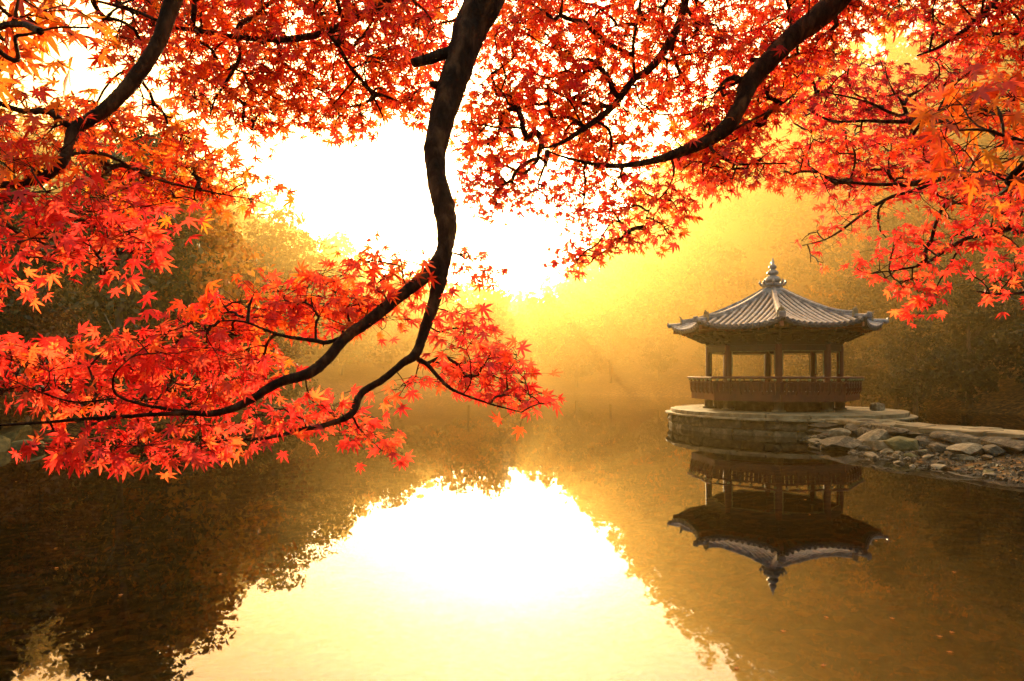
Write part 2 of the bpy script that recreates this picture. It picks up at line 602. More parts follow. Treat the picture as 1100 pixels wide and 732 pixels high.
def tree_variant(seed, height, width, tint, n=5200, size=.16, conical=0.0, clumps=46):
    r = np.random.default_rng(seed)
    base = height * .16
    pts, cl = crown_points(n, height * .95, width, base, clumps, r, conical)
    pts = pts[pts[:, 2] > .25]
    tv = np.array(tint)[r.integers(0, len(tint), len(pts))]
    v, f, t = leaf_cards(pts, size, tv, .35, r=r)
    crown = mesh_np('crown', v, f, M['tree_leaf'], tints=t)
    mb = MB()
    lean = r.uniform(-.5, .5, 2)
    tp = [Vector((lean[0] * s * s, lean[1] * s * s, height * .82 * s)) for s in np.linspace(-.06, 1, 8)]
    tr = [height * .018 * (1.15 - s) + .02 for s in np.linspace(-.06, 1, 8)]
    mb.tube(tp, tr, 8)
    for c in cl[::3]:
        s = max(.2, min(.85, c[2] / (height * .82) - .18))
        a = Vector((lean[0] * s * s, lean[1] * s * s, height * .82 * s))
        b = Vector(c)
        mid = a.lerp(b, .5) + Vector((0, 0, .12 * (b - a).length))
        mb.tube([a, mid, b], [height * .006, height * .004, .012], 5)
    trunk = mb.build('trunk', M['tree_bark'], smooth=True)
    return crown, trunk

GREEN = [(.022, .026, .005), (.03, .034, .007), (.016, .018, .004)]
OLIVE = [(.06, .05, .009), (.08, .06, .011), (.045, .042, .008)]
GOLD = [(.34, .15, .018), (.28, .14, .018), (.38, .13, .016)]
RUST = [(.12, .045, .009), (.09, .036, .008), (.15, .06, .012)]
variants = {
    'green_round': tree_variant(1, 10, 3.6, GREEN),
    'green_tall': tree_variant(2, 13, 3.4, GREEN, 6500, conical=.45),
    'olive': tree_variant(3, 11, 3.8, OLIVE),
    'gold': tree_variant(4, 10, 3.8, GOLD, 5600),
    'rust': tree_variant(5, 9, 3.4, RUST),
    'shrub_green': tree_variant(6, 3.2, 1.9, GREEN, 2600, .12, clumps=22),
    'shrub_rust': tree_variant(7, 2.8, 1.8, RUST, 2400, .12, clumps=20),
    'shrub_olive': tree_variant(8, 3.0, 2.0, OLIVE, 2400, .12, clumps=20),
}
proto_used = set()
def plant(kind, x, y, scale, label, cat='tree', group=None, rz=None, sink=.1):
    z = ground_at(x, y) - sink
    name = {'green_round': 'broadleaf_tree', 'green_tall': 'tall_tree', 'olive': 'broadleaf_tree', 'gold': 'golden_tree', 'rust': 'rust_tree'}.get(kind, 'shrub')
    t = empty(name, (x, y, z), label, cat, group, random.uniform(0, 6.28) if rz is None else rz)
    t.scale = (scale * random.uniform(.92, 1.1), scale * random.uniform(.92, 1.1), scale)
    for p in variants[kind]:
        if kind not in proto_used:
            p.parent = t
        else:
            c = p.copy(); c.parent = t
            COL.objects.link(c)
    proto_used.add(kind)
    return t

GL = 'trees on the left shore'
GR = 'trees on the right shore'
GFAR = 'misty trees at the far end of the pond'
LEFT_TREES = [
    ('green_round', -22.5, 26, .95, 'dark green round tree at the left frame edge above the bank'),
    ('rust', -20.2, 28, .62, 'low rusty brown tree on the left bank beside the dark tree'),
    ('green_tall', -26, 31, 1.05, 'tall dark tree rising behind the rusty tree at left'),
    ('olive', -20.6, 34, 1.3, 'olive tree leaning over the left shore below the red boughs'),
    ('gold', -19.6, 39, 1.38, 'golden yellow tree on the left shore behind the lower red bough'),
    ('green_tall', -23, 41, 1.35, 'tall dark tree behind the golden tree on the left shore'),
    ('rust', -19.4, 47, 1.15, 'orange brown tree on the left shore just past the golden tree'),
    ('olive', -23, 64, 1.55, 'big olive tree half faded in mist on the left shore'),
    ('green_round', -20.5, 78, 1.35, 'faded round tree in mist past the big olive tree'),
    ('gold', -27, 58, 1.5, 'pale golden tree in mist high on the left slope'),
    ('olive', -16.5, 90, 1.15, 'faint tree in bright mist nearest the far end of the left shore'),
    ('green_tall', -31, 38, 1.1, 'tall dark tree up the left slope behind the first row'),
    ('olive', -29, 25, 1.1, 'olive tree cut by the left frame edge'),
]
for kd, x, y, s, lb in LEFT_TREES:
    plant(kd, x, y, s, lb, 'tree', GL)
RIGHT_TREES = [
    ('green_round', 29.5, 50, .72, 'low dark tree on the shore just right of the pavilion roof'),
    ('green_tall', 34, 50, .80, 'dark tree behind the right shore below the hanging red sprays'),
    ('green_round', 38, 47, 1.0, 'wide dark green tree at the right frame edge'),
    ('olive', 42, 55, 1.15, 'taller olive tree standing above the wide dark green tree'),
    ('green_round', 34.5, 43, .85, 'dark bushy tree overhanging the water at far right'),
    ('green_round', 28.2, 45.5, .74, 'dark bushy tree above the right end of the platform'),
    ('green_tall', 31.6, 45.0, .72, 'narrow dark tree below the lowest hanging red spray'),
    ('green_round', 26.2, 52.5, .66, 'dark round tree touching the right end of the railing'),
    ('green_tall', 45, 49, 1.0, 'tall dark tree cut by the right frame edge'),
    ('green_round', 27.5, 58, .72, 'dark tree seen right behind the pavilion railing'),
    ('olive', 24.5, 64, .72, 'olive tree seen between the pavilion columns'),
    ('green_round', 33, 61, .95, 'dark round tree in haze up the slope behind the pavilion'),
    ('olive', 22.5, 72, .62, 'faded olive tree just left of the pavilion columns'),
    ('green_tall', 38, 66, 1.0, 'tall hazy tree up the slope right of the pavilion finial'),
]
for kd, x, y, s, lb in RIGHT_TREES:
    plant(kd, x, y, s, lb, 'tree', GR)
FAR_TREES = [
    ('green_round', 8.5, 86, .8, 'round misty tree at the far end of the pond, below the sun'),
    ('olive', 13, 86, .85, 'misty tree right of the round one at the far end of the pond'),
    ('green_round', 18, 80, .66, 'small misty tree nearest the pavilion at the far end'),
    ('olive', 2.5, 87, .62, 'small pale tree in the brightest mist under the sun'),
    ('gold', -5.5, 83, .75, 'golden misty tree left of the sun reflection at the far end'),
]
for kd, x, y, s, lb in FAR_TREES:
    plant(kd, x, y, s, lb, 'tree', GFAR)
SHRUBS = [
    ('shrub_rust', -19.3, 24.5, 1.0, 'rusty shrub hanging over the water at the left frame edge'),
    ('shrub_olive', -19.2, 30.5, 1.1, 'olive shrub at the water under the left trees'),
    ('shrub_green', -19.0, 34.5, 1.1, 'dark shrub at the water in front of the golden tree'),
    ('shrub_rust', -18.6, 40, 1.2, 'rusty shrub on the left waterline below the golden tree'),
    ('shrub_olive', -18.2, 48.5, 1.3, 'hazy shrub on the left waterline past the orange brown tree'),
    ('shrub_green', 33.5, 38, 1.3, 'dark shrub on the far right shore behind the causeway'),
    ('shrub_green', 31.5, 45.5, 1.3, 'dark shrub low on the shore right of the platform'),
    ('shrub_green', 28.5, 53, 1.3, 'dark shrub on the shore behind the right end of the platform'),
    ('shrub_olive', 25.5, 59, 1.3, 'olive shrub on the shore behind the pavilion floor'),
    ('shrub_olive', 24, 68, 1.3, 'hazy shrub on the shore left of the pavilion'),
    ('shrub_green', 34.8, 33, 1.3, 'dark shrub at the right frame edge above the causeway'),
]
for kd, x, y, s, lb in SHRUBS:
    plant(kd, x, y, s, lb, 'shrub', 'shrubs along the shoreline')
for kd, (a, b) in variants.items():
    if kd not in proto_used:
        bpy.data.objects.remove(a); bpy.data.objects.remove(b)

# wooded hillsides as one mass, plus unseen woods added behind the camera
def hillside_wood():
    r = np.random.default_rng(21)
    X = []; 
    cand = np.stack([r.uniform(-205, 205, 18000), r.uniform(-44, 240, 18000)], 1)
    sd = shore_dist(cand[:, 0], cand[:, 1])
    ok = (sd > 9)
    az = np.degrees(np.arctan2(cand[:, 0], cand[:, 1]))
    D = np.hypot(cand[:, 0], cand[:, 1])
    ok &= ((np.abs(az) < 52) & (D < 232)) | ((cand[:, 1] < 14) & (np.abs(cand[:, 0]) < 60))  # last term: unseen woods behind the camera, added to cut frontal sky fill
    ok &= (cand[:, 1] > -6) | (r.uniform(size=len(D)) < .8)
    ok &= ~((np.abs(cand[:, 0]) < 13) & (cand[:, 1] > -7) & (cand[:, 1] < 20))
    ok &= r.uniform(size=len(D)) < np.clip(38 / np.maximum(D, 1), .14, 1)
    ok &= (np.abs(cand[:, 0]) < 200)
    cand = cand[ok]; D = D[ok]
    z = terrain_z(cand[:, 0], cand[:, 1])
    allv = []; allt = []
    pal = np.array(GREEN + OLIVE + OLIVE + GOLD + RUST)
    for (x, y), zz, d in zip(cand, z, D):
        h = r.uniform(7, 14) * (1.3 if y < 14 else 1); wd = r.uniform(2.8, 4.8)
        n = int(np.clip(230 * 90 / d, 80, 340)) if y > 14 else 130
        near = 14 < y and d < 75
        if near: n = 800
        sz = (.15 if near else np.clip(.004 * d, .26, .75)) if y > 14 else .6
        pts, _ = crown_points(n, h, wd, h * .12, 12, r, .25)
        pts = pts + np.array([x, y, zz - .3])
        base = pal[r.integers(0, len(pal))] * r.uniform(.55, 1.7)
        v, f, t = leaf_cards(pts, sz, np.repeat(base[None], n, 0), .35, r=r)
        allv.append(v); allt.append(t)
    v = np.concatenate(allv); t = np.concatenate(allt)
    f = np.arange(len(v)).reshape(-1, 4)
    o = mesh_np('hillside_forest', v, f, M['tree_leaf'], tints=t)
    tag(o, kind='stuff')
    o['label'] = 'misty autumn woods covering the valley sides, with unseen light-blocking trees added behind the viewer'
hillside_wood()


# ------------------------------------------------------------------ stone platform
def rough_block(mb, c, size, rz, r, amt=.12, tilt=None):
    """a hand-cut stone: bevelled block with uneven corners"""
    i0 = len(mb.v)
    mb.box(c, size, rz, tilt, bev=min(size) * .16)
    m = min(size)
    for i in range(i0, len(mb.v)):
        mb.v[i] = tuple(v + r.uniform(-1, 1) * m * amt for v in mb.v[i])

PC = Vector((13.25, 31.9, 0))
plat = empty('stone_platform', PC, 'round stone platform of stacked blocks carrying the pavilion in the pond', 'platform')
r_ = np.random.default_rng(5)
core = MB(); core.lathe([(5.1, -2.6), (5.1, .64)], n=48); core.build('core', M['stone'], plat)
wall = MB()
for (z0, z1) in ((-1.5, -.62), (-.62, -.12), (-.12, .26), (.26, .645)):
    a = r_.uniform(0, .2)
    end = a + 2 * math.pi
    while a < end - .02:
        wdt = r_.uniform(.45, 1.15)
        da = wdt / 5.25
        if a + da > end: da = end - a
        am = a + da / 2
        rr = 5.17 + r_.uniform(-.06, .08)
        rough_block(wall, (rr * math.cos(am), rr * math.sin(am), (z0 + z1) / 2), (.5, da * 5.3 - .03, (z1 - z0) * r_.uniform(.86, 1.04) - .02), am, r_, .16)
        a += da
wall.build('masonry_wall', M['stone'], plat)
def slab_ring(mb, r0, r1, z0, z1, seg):
    a = r_.uniform(0, .3); end = a + 2 * math.pi
    while a < end - .02:
        da = min(r_.uniform(.8, 1.25) * seg / r1, end - a)
        if end - a - da < .05: da = end - a
        q0 = a + .008; q1 = a + da - .008
        jo = r_.uniform(-.07, .07); jz = r_.uniform(-.012, .012)
        pts = []
        for z in (z0, z1 + jz):
            for (ang, rad) in ((q0, r0), (q0, r1 + jo), ((q0 + q1) / 2, r1 + jo + .02), (q1, r1 + jo), (q1, r0)):
                pts.append((rad * math.cos(ang), rad * math.sin(ang), z))
        mb.add(pts, [[4, 3, 2, 1, 0], [5, 6, 7, 8, 9]] + [[i, (i + 1) % 5, (i + 1) % 5 + 5, i + 5] for i in range(5)])
        a += da
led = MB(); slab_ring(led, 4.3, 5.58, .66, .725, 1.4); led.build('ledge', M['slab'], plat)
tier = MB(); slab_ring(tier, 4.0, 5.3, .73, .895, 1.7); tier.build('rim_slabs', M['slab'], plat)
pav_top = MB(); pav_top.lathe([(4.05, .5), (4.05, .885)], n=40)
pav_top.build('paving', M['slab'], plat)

# ------------------------------------------------------------------ pavilion
pav = empty('pavilion', (12.8, 32.0, .9), 'octagonal wooden pavilion with grey tiled roof and red railing on the stone platform', 'pavilion', rz=R(-17))
def ang(k): return R(-90 + 45 * k)
def oct_pt(k, rad, z):
    return Vector((rad * math.cos(ang(k)), rad * math.sin(ang(k)), z))
RC = 3.0
# stone posts under the floor
for k in range(8):
    m = MB(); p = oct_pt(k, RC, 0)
    m.lathe([(.30, -.02), (.30, .08), (.22, .10), (.2, .56)], (p.x, p.y, 0), 12)
    m.build('stone_post', M['slab'], pav)
m = MB()
for k in range(8):
    p = oct_pt(k, 1.4, 0)
    if k % 2 == 0:
        m = MB(); m.lathe([(.2, -.02), (.18, .66)], (p.x, p.y, 0), 10); m.build('stone_post', M['stone'], pav)
m = MB(); m.lathe([(2.75, -.02), (2.75, .64)], n=8); m.build('gap_shade_block', M['stone'], pav)  # solid block added to keep the see-through gap under the floor dark
# floor
m = MB()
def prism8(mb, rad, z0, z1):
    pts = [oct_pt(k, rad, z) for z in (z0, z1) for k in range(8)]
    mb.add(pts, [[7, 6, 5, 4, 3, 2, 1, 0], list(range(8, 16))] + [[k, (k + 1) % 8, (k + 1) % 8 + 8, k + 8] for k in range(8)])
prism8(m, 3.71, .65, .80)
m.build('floor', M['board_wood'], pav)
for k in range(8):
    m = MB()
    m.bar(oct_pt(k, 3.78, .64), oct_pt(k + 1, 3.78, .64), .14, .32)
    m.bar(oct_pt(k, 3.05, .58), oct_pt(k + 1, 3.05, .58), .16, .2)
    m.build('floor_beam', M['red_wood'], pav)
# columns
for k in range(8):
    p = oct_pt(k, RC, 0)
    m = MB(); m.lathe([(.15, .79), (.16, 1.6), (.145, 3.05)], (p.x, p.y, 0), 14)
    m.build('column', M['red_wood'], pav, smooth=False)
# railing: one per side, leaning outwards, with handrail and curved supports
def side_frame(k):
    a = oct_pt(k, 1, 0); b = oct_pt(k + 1, 1, 0)
    along = (b - a).normalized()
    out = ((a + b) / 2).normalized()
    return along, out
for k in range(8):
    along, out = side_frame(k)
    def rp(f, rad, z):
        return oct_pt(k, rad, z).lerp(oct_pt(k + 1, rad, z), f)
    m = MB()
    m.bar(rp(0, 3.80, .86), rp(1, 3.80, .86), .10, .12)
    m.bar(rp(0, 3.88, 1.30), rp(1, 3.88, 1.30), .08, .08)
    m.bar(rp(0, 3.84, 1.09), rp(1, 3.84, 1.09), .05, .05)
    n = 15
    for i in range(n):
        f0 = (i + .14) / n; f1 = (i + .86) / n
        pts = [rp(f0, 3.805, .91), rp(f1, 3.805, .91), rp(f1, 3.872, 1.27), rp(f0, 3.872, 1.27)]
        inn = [p - out * .035 for p in pts]
        m.add(pts + inn, [[0, 1, 2, 3], [7, 6, 5, 4], [0, 4, 5, 1], [1, 5, 6, 2], [2, 6, 7, 3], [3, 7, 4, 0]])
    n = 6
    for i in range(n + 1):
        f = i / n
        m.bar(rp(f, 3.82, .80), rp(f, 3.90, 1.34), .07, .07, up=out)
    rl = m.build('railing', M['board_wood'], pav)
    m = MB(); m.tube([rp(0, 4.02, 1.53), rp(.5, 4.02, 1.53), rp(1, 4.02, 1.53)], [.05] * 3, 8)
    m.build('handrail', M['red_wood'], rl)
    for i in range(n):
        f = (i + .5) / n
        m = MB()
        path = smooth_path([tuple(rp(f, 3.84, .78)), tuple(rp(f, 3.95, .93)), tuple(rp(f, 3.95, 1.15)), tuple(rp(f, 3.92, 1.32)), tuple(rp(f, 4.01, 1.48))], 3)
        m.tube([Vector(p) for p in path], [.035] * len(path), 5)
        m.build('rail_support', M['board_wood'], rl)
        m = MB(); c = rp(f, 4.02, 1.44)
        m.lathe([(.03, -.06), (.075, .0), (.05, .05)], tuple(c), 8)
        m.build('lotus_cap', M['rail_green'], rl)
# lintels, hanging trim and eave purlins
for k in range(8):
    along, out = side_frame(k)
    a = oct_pt(k, RC, 0); b = oct_pt(k + 1, RC, 0)
    m = MB()
    up = lambda p, z: Vector((p.x, p.y, z))
    m.bar(up(a, 2.90) + along * .12, up(b, 2.90) - along * .12, .17, .24)
    m.bar(up(a, 3.075), up(b, 3.075), .27, .10)
    m.build('lintel', M['beam_wood'], pav)
    m = MB()
    m.bar(up(a, 2.74) + along * .17, up(b, 2.74) - along * .17, .04, .04)
    for (q, s) in ((a, 1), (b, -1)):
        m.bar(up(q, 1.7) + along * .19 * s, up(q, 2.76) + along * .19 * s, .035, .035, up=out)
    m.build('hanging_trim', M['rail_green'], pav)
    m = MB(); m.tube([oct_pt(k, 3.65, 3.6), oct_pt(k + 1, 3.65, 3.6)], [.12, .12], 8)
    m.tube([oct_pt(k, 3.0, 3.66), oct_pt(k + 1, 3.0, 3.66)], [.12, .12], 8)
    m.build('purlin', M['beam_wood'], pav)
    m = MB(); m.bar(up(a, 3.36), up(b, 3.36), .10, .46)
    m.build('bracket_board', M['beam_wood'], pav)
# bracket sets on the columns and between them
def bracket(pos, out):
    along = Vector((-out.y, out.x, 0))
    m = MB()
    rz = math.atan2(out.y, out.x)
    m.box(pos + Vector((0, 0, 3.19)), (.32, .32, .12), rz, None, .04)
    for i, (z, ln, wd) in enumerate(((3.28, .38, .56), (3.39, .60, .78), (3.50, .84, .95))):
        m.bar(pos - out * .25 + Vector((0, 0, z)), pos + out * ln + Vector((0, 0, z + .015)), .11, .12)
        q = pos + out * (ln - .16)
        m.bar(q - along * wd / 2 + Vector((0, 0, z + .07)), q + along * wd / 2 + Vector((0, 0, z + .07)), .09, .10)
        for s in (-1, 0, 1):
            m.box(q + along * s * wd * .42 + Vector((0, 0, z + .13)), (.13, .13, .06), rz)
        m.bar(pos + out * ln + Vector((0, 0, z + .01)), pos + out * (ln + .2) + Vector((0, 0, z + .09)), .06, .07)
    m.build('bracket', M['beam_wood'], pav)
for k in range(8):
    p = oct_pt(k, RC, 0)
    bracket(p, p.normalized())
    a, b = oct_pt(k, RC, 0), oct_pt(k + 1, RC, 0)
    for f in (.35, .65):
        q_ = a.lerp(b, f); along, out = side_frame(k)
        bracket(q_, out)
# roof
AP = 4.36
TAN = math.tan(R(22.5))
def roof_z(t, u):
    return 3.80 + 2.14 * (.66 * (1 - t) + .34 * (1 - t) ** 2) + .27 * abs(u) ** 2.6 * t ** 3
def roof_pt(k, t, u, dz=0.0):
    along, out = side_frame(k)
    h = t * AP * TAN
    return out * (t * AP + .10 * abs(u) ** 3 * t ** 3) + along * (u * h) + Vector((0, 0, roof_z(t, u) + dz))
for k in range(8):
    m = MB()
    ts = np.linspace(.07, 1, 15); us = np.linspace(-1, 1, 13)
    top = [roof_pt(k, t, u) for t in ts for u in us]
    n = len(us)
    m.add(top, [[i * n + j, (i + 1) * n + j, (i + 1) * n + j + 1, i * n + j + 1] for i in range(len(ts) - 1) for j in range(n - 1)])
    # thick edge of pan tiles
    e0 = [roof_pt(k, 1, u) for u in us]; e1 = [roof_pt(k, .992, u, -.13) for u in us]
    m.add(e0 + e1, [[j, n + j, n + j + 1, j + 1] for j in range(n - 1)])
    m.cur = 1  # raised rows take the paler tile that stands for caught light
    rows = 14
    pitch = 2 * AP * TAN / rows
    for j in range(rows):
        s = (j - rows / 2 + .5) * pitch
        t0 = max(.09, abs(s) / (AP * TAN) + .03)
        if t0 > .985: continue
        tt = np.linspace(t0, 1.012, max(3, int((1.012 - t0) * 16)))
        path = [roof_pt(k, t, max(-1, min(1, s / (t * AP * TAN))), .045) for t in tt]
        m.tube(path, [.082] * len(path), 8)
    # drip tiles hanging between the row ends
    m.cur = 0
    for j in range(rows + 1):
        s = (j - rows / 2) * pitch
        if abs(s) > AP * TAN * .98: continue
        u = s / (AP * TAN)
        c = roof_pt(k, 1.004, u); along, out = side_frame(k)
        w2 = pitch * .36
        pts = [c - along * w2, c + along * w2, c + along * w2 * .8 - Vector((0, 0, .09)), c - Vector((0, 0, .135)), c - along * w2 * .8 - Vector((0, 0, .09))]
        back = [p - out * .03 for p in pts]
        m.add(pts + back, [[4, 3, 2, 1, 0], [5, 6, 7, 8, 9]] + [[i, (i + 1) % 5, (i + 1) % 5 + 5, i + 5] for i in range(5)])
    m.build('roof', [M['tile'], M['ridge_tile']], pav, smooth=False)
    # soffit under this side
    m = MB()
    low = [roof_pt(k, .985, u, -.13) for u in us]
    inn = [roof_pt(k, .62, u) for u in us]
    inn = [Vector((p.x, p.y, 3.92)) for p in inn]
    up2 = [p + Vector((0, 0, .03)) for p in low]
    m.add(low + inn, [[j, j + 1, n + j + 1, n + j] for j in range(n - 1)])
    m.build('soffit', M['beam_wood'], pav)
    # rafters
    along, out = side_frame(k)
    for j in range(9):
        u = (j - 4) / 4.6
        a_ = roof_pt(k, .945, u, -.24)
        b_ = roof_pt(k, .66, u * .97); b_ = Vector((b_.x, b_.y, 3.80))
        m = MB(); m.tube([b_, a_], [.062, .058], 7)
        m.build('rafter', M['rafter_wood'], pav)
    a_ = roof_pt(k, .985, 1, -.24); b_ = roof_pt(k, .6, 1); b_ = Vector((b_.x, b_.y, 3.82))
    m = MB(); m.bar(b_, a_, .16, .2); m.build('corner_rafter', M['rafter_wood'], pav)
    # hip ridge with end tile
    m = MB()
    tt = np.linspace(.08, .90, 12)
    path = [roof_pt(k, t, 1) for t in tt]
    prof = [(-.13, -.05), (.13, -.05), (.13, .10), (.10, .115), (.10, .20), (.06, .255), (-.06, .255), (-.10, .20), (-.10, .115), (-.13, .10)]
    outc = oct_pt(k + 1, 1, 0).normalized(); sd = Vector((-outc.y, outc.x, 0))
    pts = []
    for i, p in enumerate(path):
        lift = .07 * max(0, (tt[i] - .7) / .2) ** 2
        for (x, z) in prof:
            pts.append(p + sd * x + Vector((0, 0, z + lift)))
    q_ = len(prof)
    m.add(pts, [[i * q_ + j, i * q_ + (j + 1) % q_, (i + 1) * q_ + (j + 1) % q_, (i + 1) * q_ + j] for i in range(len(path) - 1) for j in range(q_)] + [list(range(q_))[::-1], [(len(path) - 1) * q_ + j for j in range(q_)]])
    rd = m.build('hip_ridge', M['ridge_tile'], pav)
    m = MB()
    e = path[-1] + outc * .04
    rz = math.atan2(outc.y, outc.x)
    m.box(e + Vector((0, 0, .13)), (.07, .32, .38), rz, None, .02)
    m.box(e + Vector((0, 0, .36)), (.10, .22, .12), rz, None, .03)
    m.tube([e + Vector((0, 0, .38)), e + outc * .08 + Vector((0, 0, .5))], [.06, .02], 6)
    m.build('end_tile', M['pale_rock'], rd)
    m = MB()
    path2 = [roof_pt(k, t, 1, .06 + .05 * (t - .9) / .13) for t in np.linspace(.9, 1.035, 5)]
    m.tube(path2, [.12] * 5, 8)
    m.box(path2[-1] + outc * .02 + Vector((0, 0, .05)), (.06, .26, .26), rz, None, .04)
    m.build('corner_tile', M['ridge_tile'], rd)
m = MB()
m.lathe([(.66, 5.58), (.62, 5.80), (.46, 5.88), (.46, 5.98), (.56, 6.02), (.56, 6.10), (.30, 6.16)], n=8)
fb = m.build('finial_base', M['ridge_tile'], pav)
m = MB()
for k in range(8):
    p = oct_pt(k, .52, 6.08)
    m = MB(); m.tube([p, p * 1.0 + Vector((p.x * .16, p.y * .16, .12)), p + Vector((p.x * .1, p.y * .1, .24))], [.07, .06, .015], 6)
    m.build('scroll', M['ridge_tile'], fb)
m = MB()
m.lathe([(.26, 6.12), (.36, 6.24), (.38, 6.34), (.30, 6.46), (.16, 6.53), (.26, 6.60), (.28, 6.68), (.20, 6.78), (.11, 6.83), (.18, 6.90), (.19, 6.97), (.12, 7.06), (.06, 7.1), (.09, 7.17), (.05, 7.27), (.012, 7.4)], n=16)
m.build('finial', M['ridge_tile'], pav, smooth=True)

# white block beside the pavilion
blk = MB(); rough_block(blk, (0, 0, .17), (.5, .38, .36), .3, r_, .05)
b_ = blk.build('stone_block', M['pale_rock']); b_.location = (17.1, 30.5, .89)
tag(b_, 'small pale squared stone block on the platform right of the pavilion', 'stone')

# ------------------------------------------------------------------ causeway
cw = empty('stone_causeway', (CAUSEWAY[0][0], CAUSEWAY[0][1], 0), 'rough stone causeway with flat top slabs running from the platform to the right', 'causeway')
def along_path(s):
    L = 0
    for a, b in zip(CAUSEWAY[:-1], CAUSEWAY[1:]):
        l = math.hypot(*(b - a))
        if s <= L + l or b is CAUSEWAY[-1]:
            d = (b - a) / l
            return a + d * (s - L), d
        L += l
    d = (CAUSEWAY[-1] - CAUSEWAY[-2]); d /= math.hypot(*d)
    return CAUSEWAY[-1] + d * (s - L), d
CL = sum(math.hypot(*(b - a)) for a, b in zip(CAUSEWAY[:-1], CAUSEWAY[1:]))
o0 = np.array(CAUSEWAY[0])
def boulder_arrays(seed, sub=3, sharp=.5):
    bme = bpy.data.meshes.new('tmp')
    import bmesh
    bm = bmesh.new()
    bmesh.ops.create_icosphere(bm, subdivisions=sub, radius=1.0)
    r = np.random.default_rng(seed)
    planes = [(Vector(r.normal(size=3)).normalized(), r.uniform(.34, .74)) for _ in range(10)]
    for v in bm.verts:
        p = v.co.copy()
        for nrm, d in planes:
            e = p.dot(nrm) - d
            if e > 0: p -= nrm * e
        p *= 1.28 + .04 * mnoise.noise(p * 1.8 + Vector((seed, 0, 0))) + .045 * mnoise.noise(p * 5 + Vector((0, seed, 0)))
        v.co = p
    vs_ = [v.co.copy() for v in bm.verts]
    fs_ = [[v.index for v in f.verts] for f in bm.faces]
    bm.free(); bpy.data.meshes.remove(bme)
    return vs_, fs_
BOULD = [boulder_arrays(i + 1) for i in range(7)]
def put_boulder(mb, c, size, rz, i, tilt=0.0):
    vs_, fs_ = BOULD[i % len(BOULD)]
    Mt = Matrix.Rotation(rz, 3, 'Z') @ Matrix.Rotation(tilt, 3, 'X')
    mb.add([Vector(c) + Mt @ Vector((v.x * size[0] / 2 * 1.25, v.y * size[1] / 2 * 1.25, v.z * size[2] / 2 * 1.25)) for v in vs_], fs_)
mw = MB(); s = 0.2; i = 0
r_ = np.random.default_rng(12)
for row, (zc, hh) in enumerate(((-.02, .5), (.30, .46), (.56, .30))):
    s = r_.uniform(0, .4)
    while s < CL:
        ln = r_.uniform(.6, 1.7)
        p, d = along_path(s + ln / 2)
        nrm = np.array([d[1], -d[0]])        # towards the camera side
        if nrm[0] > 0: nrm = -nrm
        c = p + nrm * (.12 - row * .07 + r_.uniform(-.07, .07)) - o0
        put_boulder(mw, (c[0], c[1], zc + r_.uniform(-.03, .03)), (ln * 1.1, .75, hh * 1.2), math.atan2(d[1], d[0]) + r_.uniform(-.15, .15), i, r_.uniform(-.15, .15))
        i += 1; s += ln
mw.build('masonry_wall', M['rock'], cw, smooth=False)
mk = MB()
for s0 in np.arange(0, CL - .5, .5):
    p, d = along_path(s0 + .25); q_ = np.array([-d[1], d[0]])
    if q_[0] < 0: q_ = -q_
    c = p + q_ * 1.0 - o0
    mk.box((c[0], c[1], .0), (.62, 1.75, 1.3), math.atan2(d[1], d[0]))
mk.build('rubble_core', M['rock'], cw)
ms = MB()
for lane in range(2):
    s = r_.uniform(-.3, .1)
    while s < CL:
        ln = r_.uniform(.7, 1.5)
        p, d = along_path(s + ln / 2); q_ = np.array([-d[1], d[0]])
        if q_[0] < 0: q_ = -q_
        c = p + q_ * (.38 + lane * 1.0 + r_.uniform(-.06, .06)) - o0
        rough_block(ms, (c[0], c[1], .73 + r_.uniform(-.025, .03)), (ln - .05, .98, .16), math.atan2(d[1], d[0]) + r_.uniform(-.06, .06), r_, .14)
        s += ln
ms.build('top_slabs', M['slab'], cw)

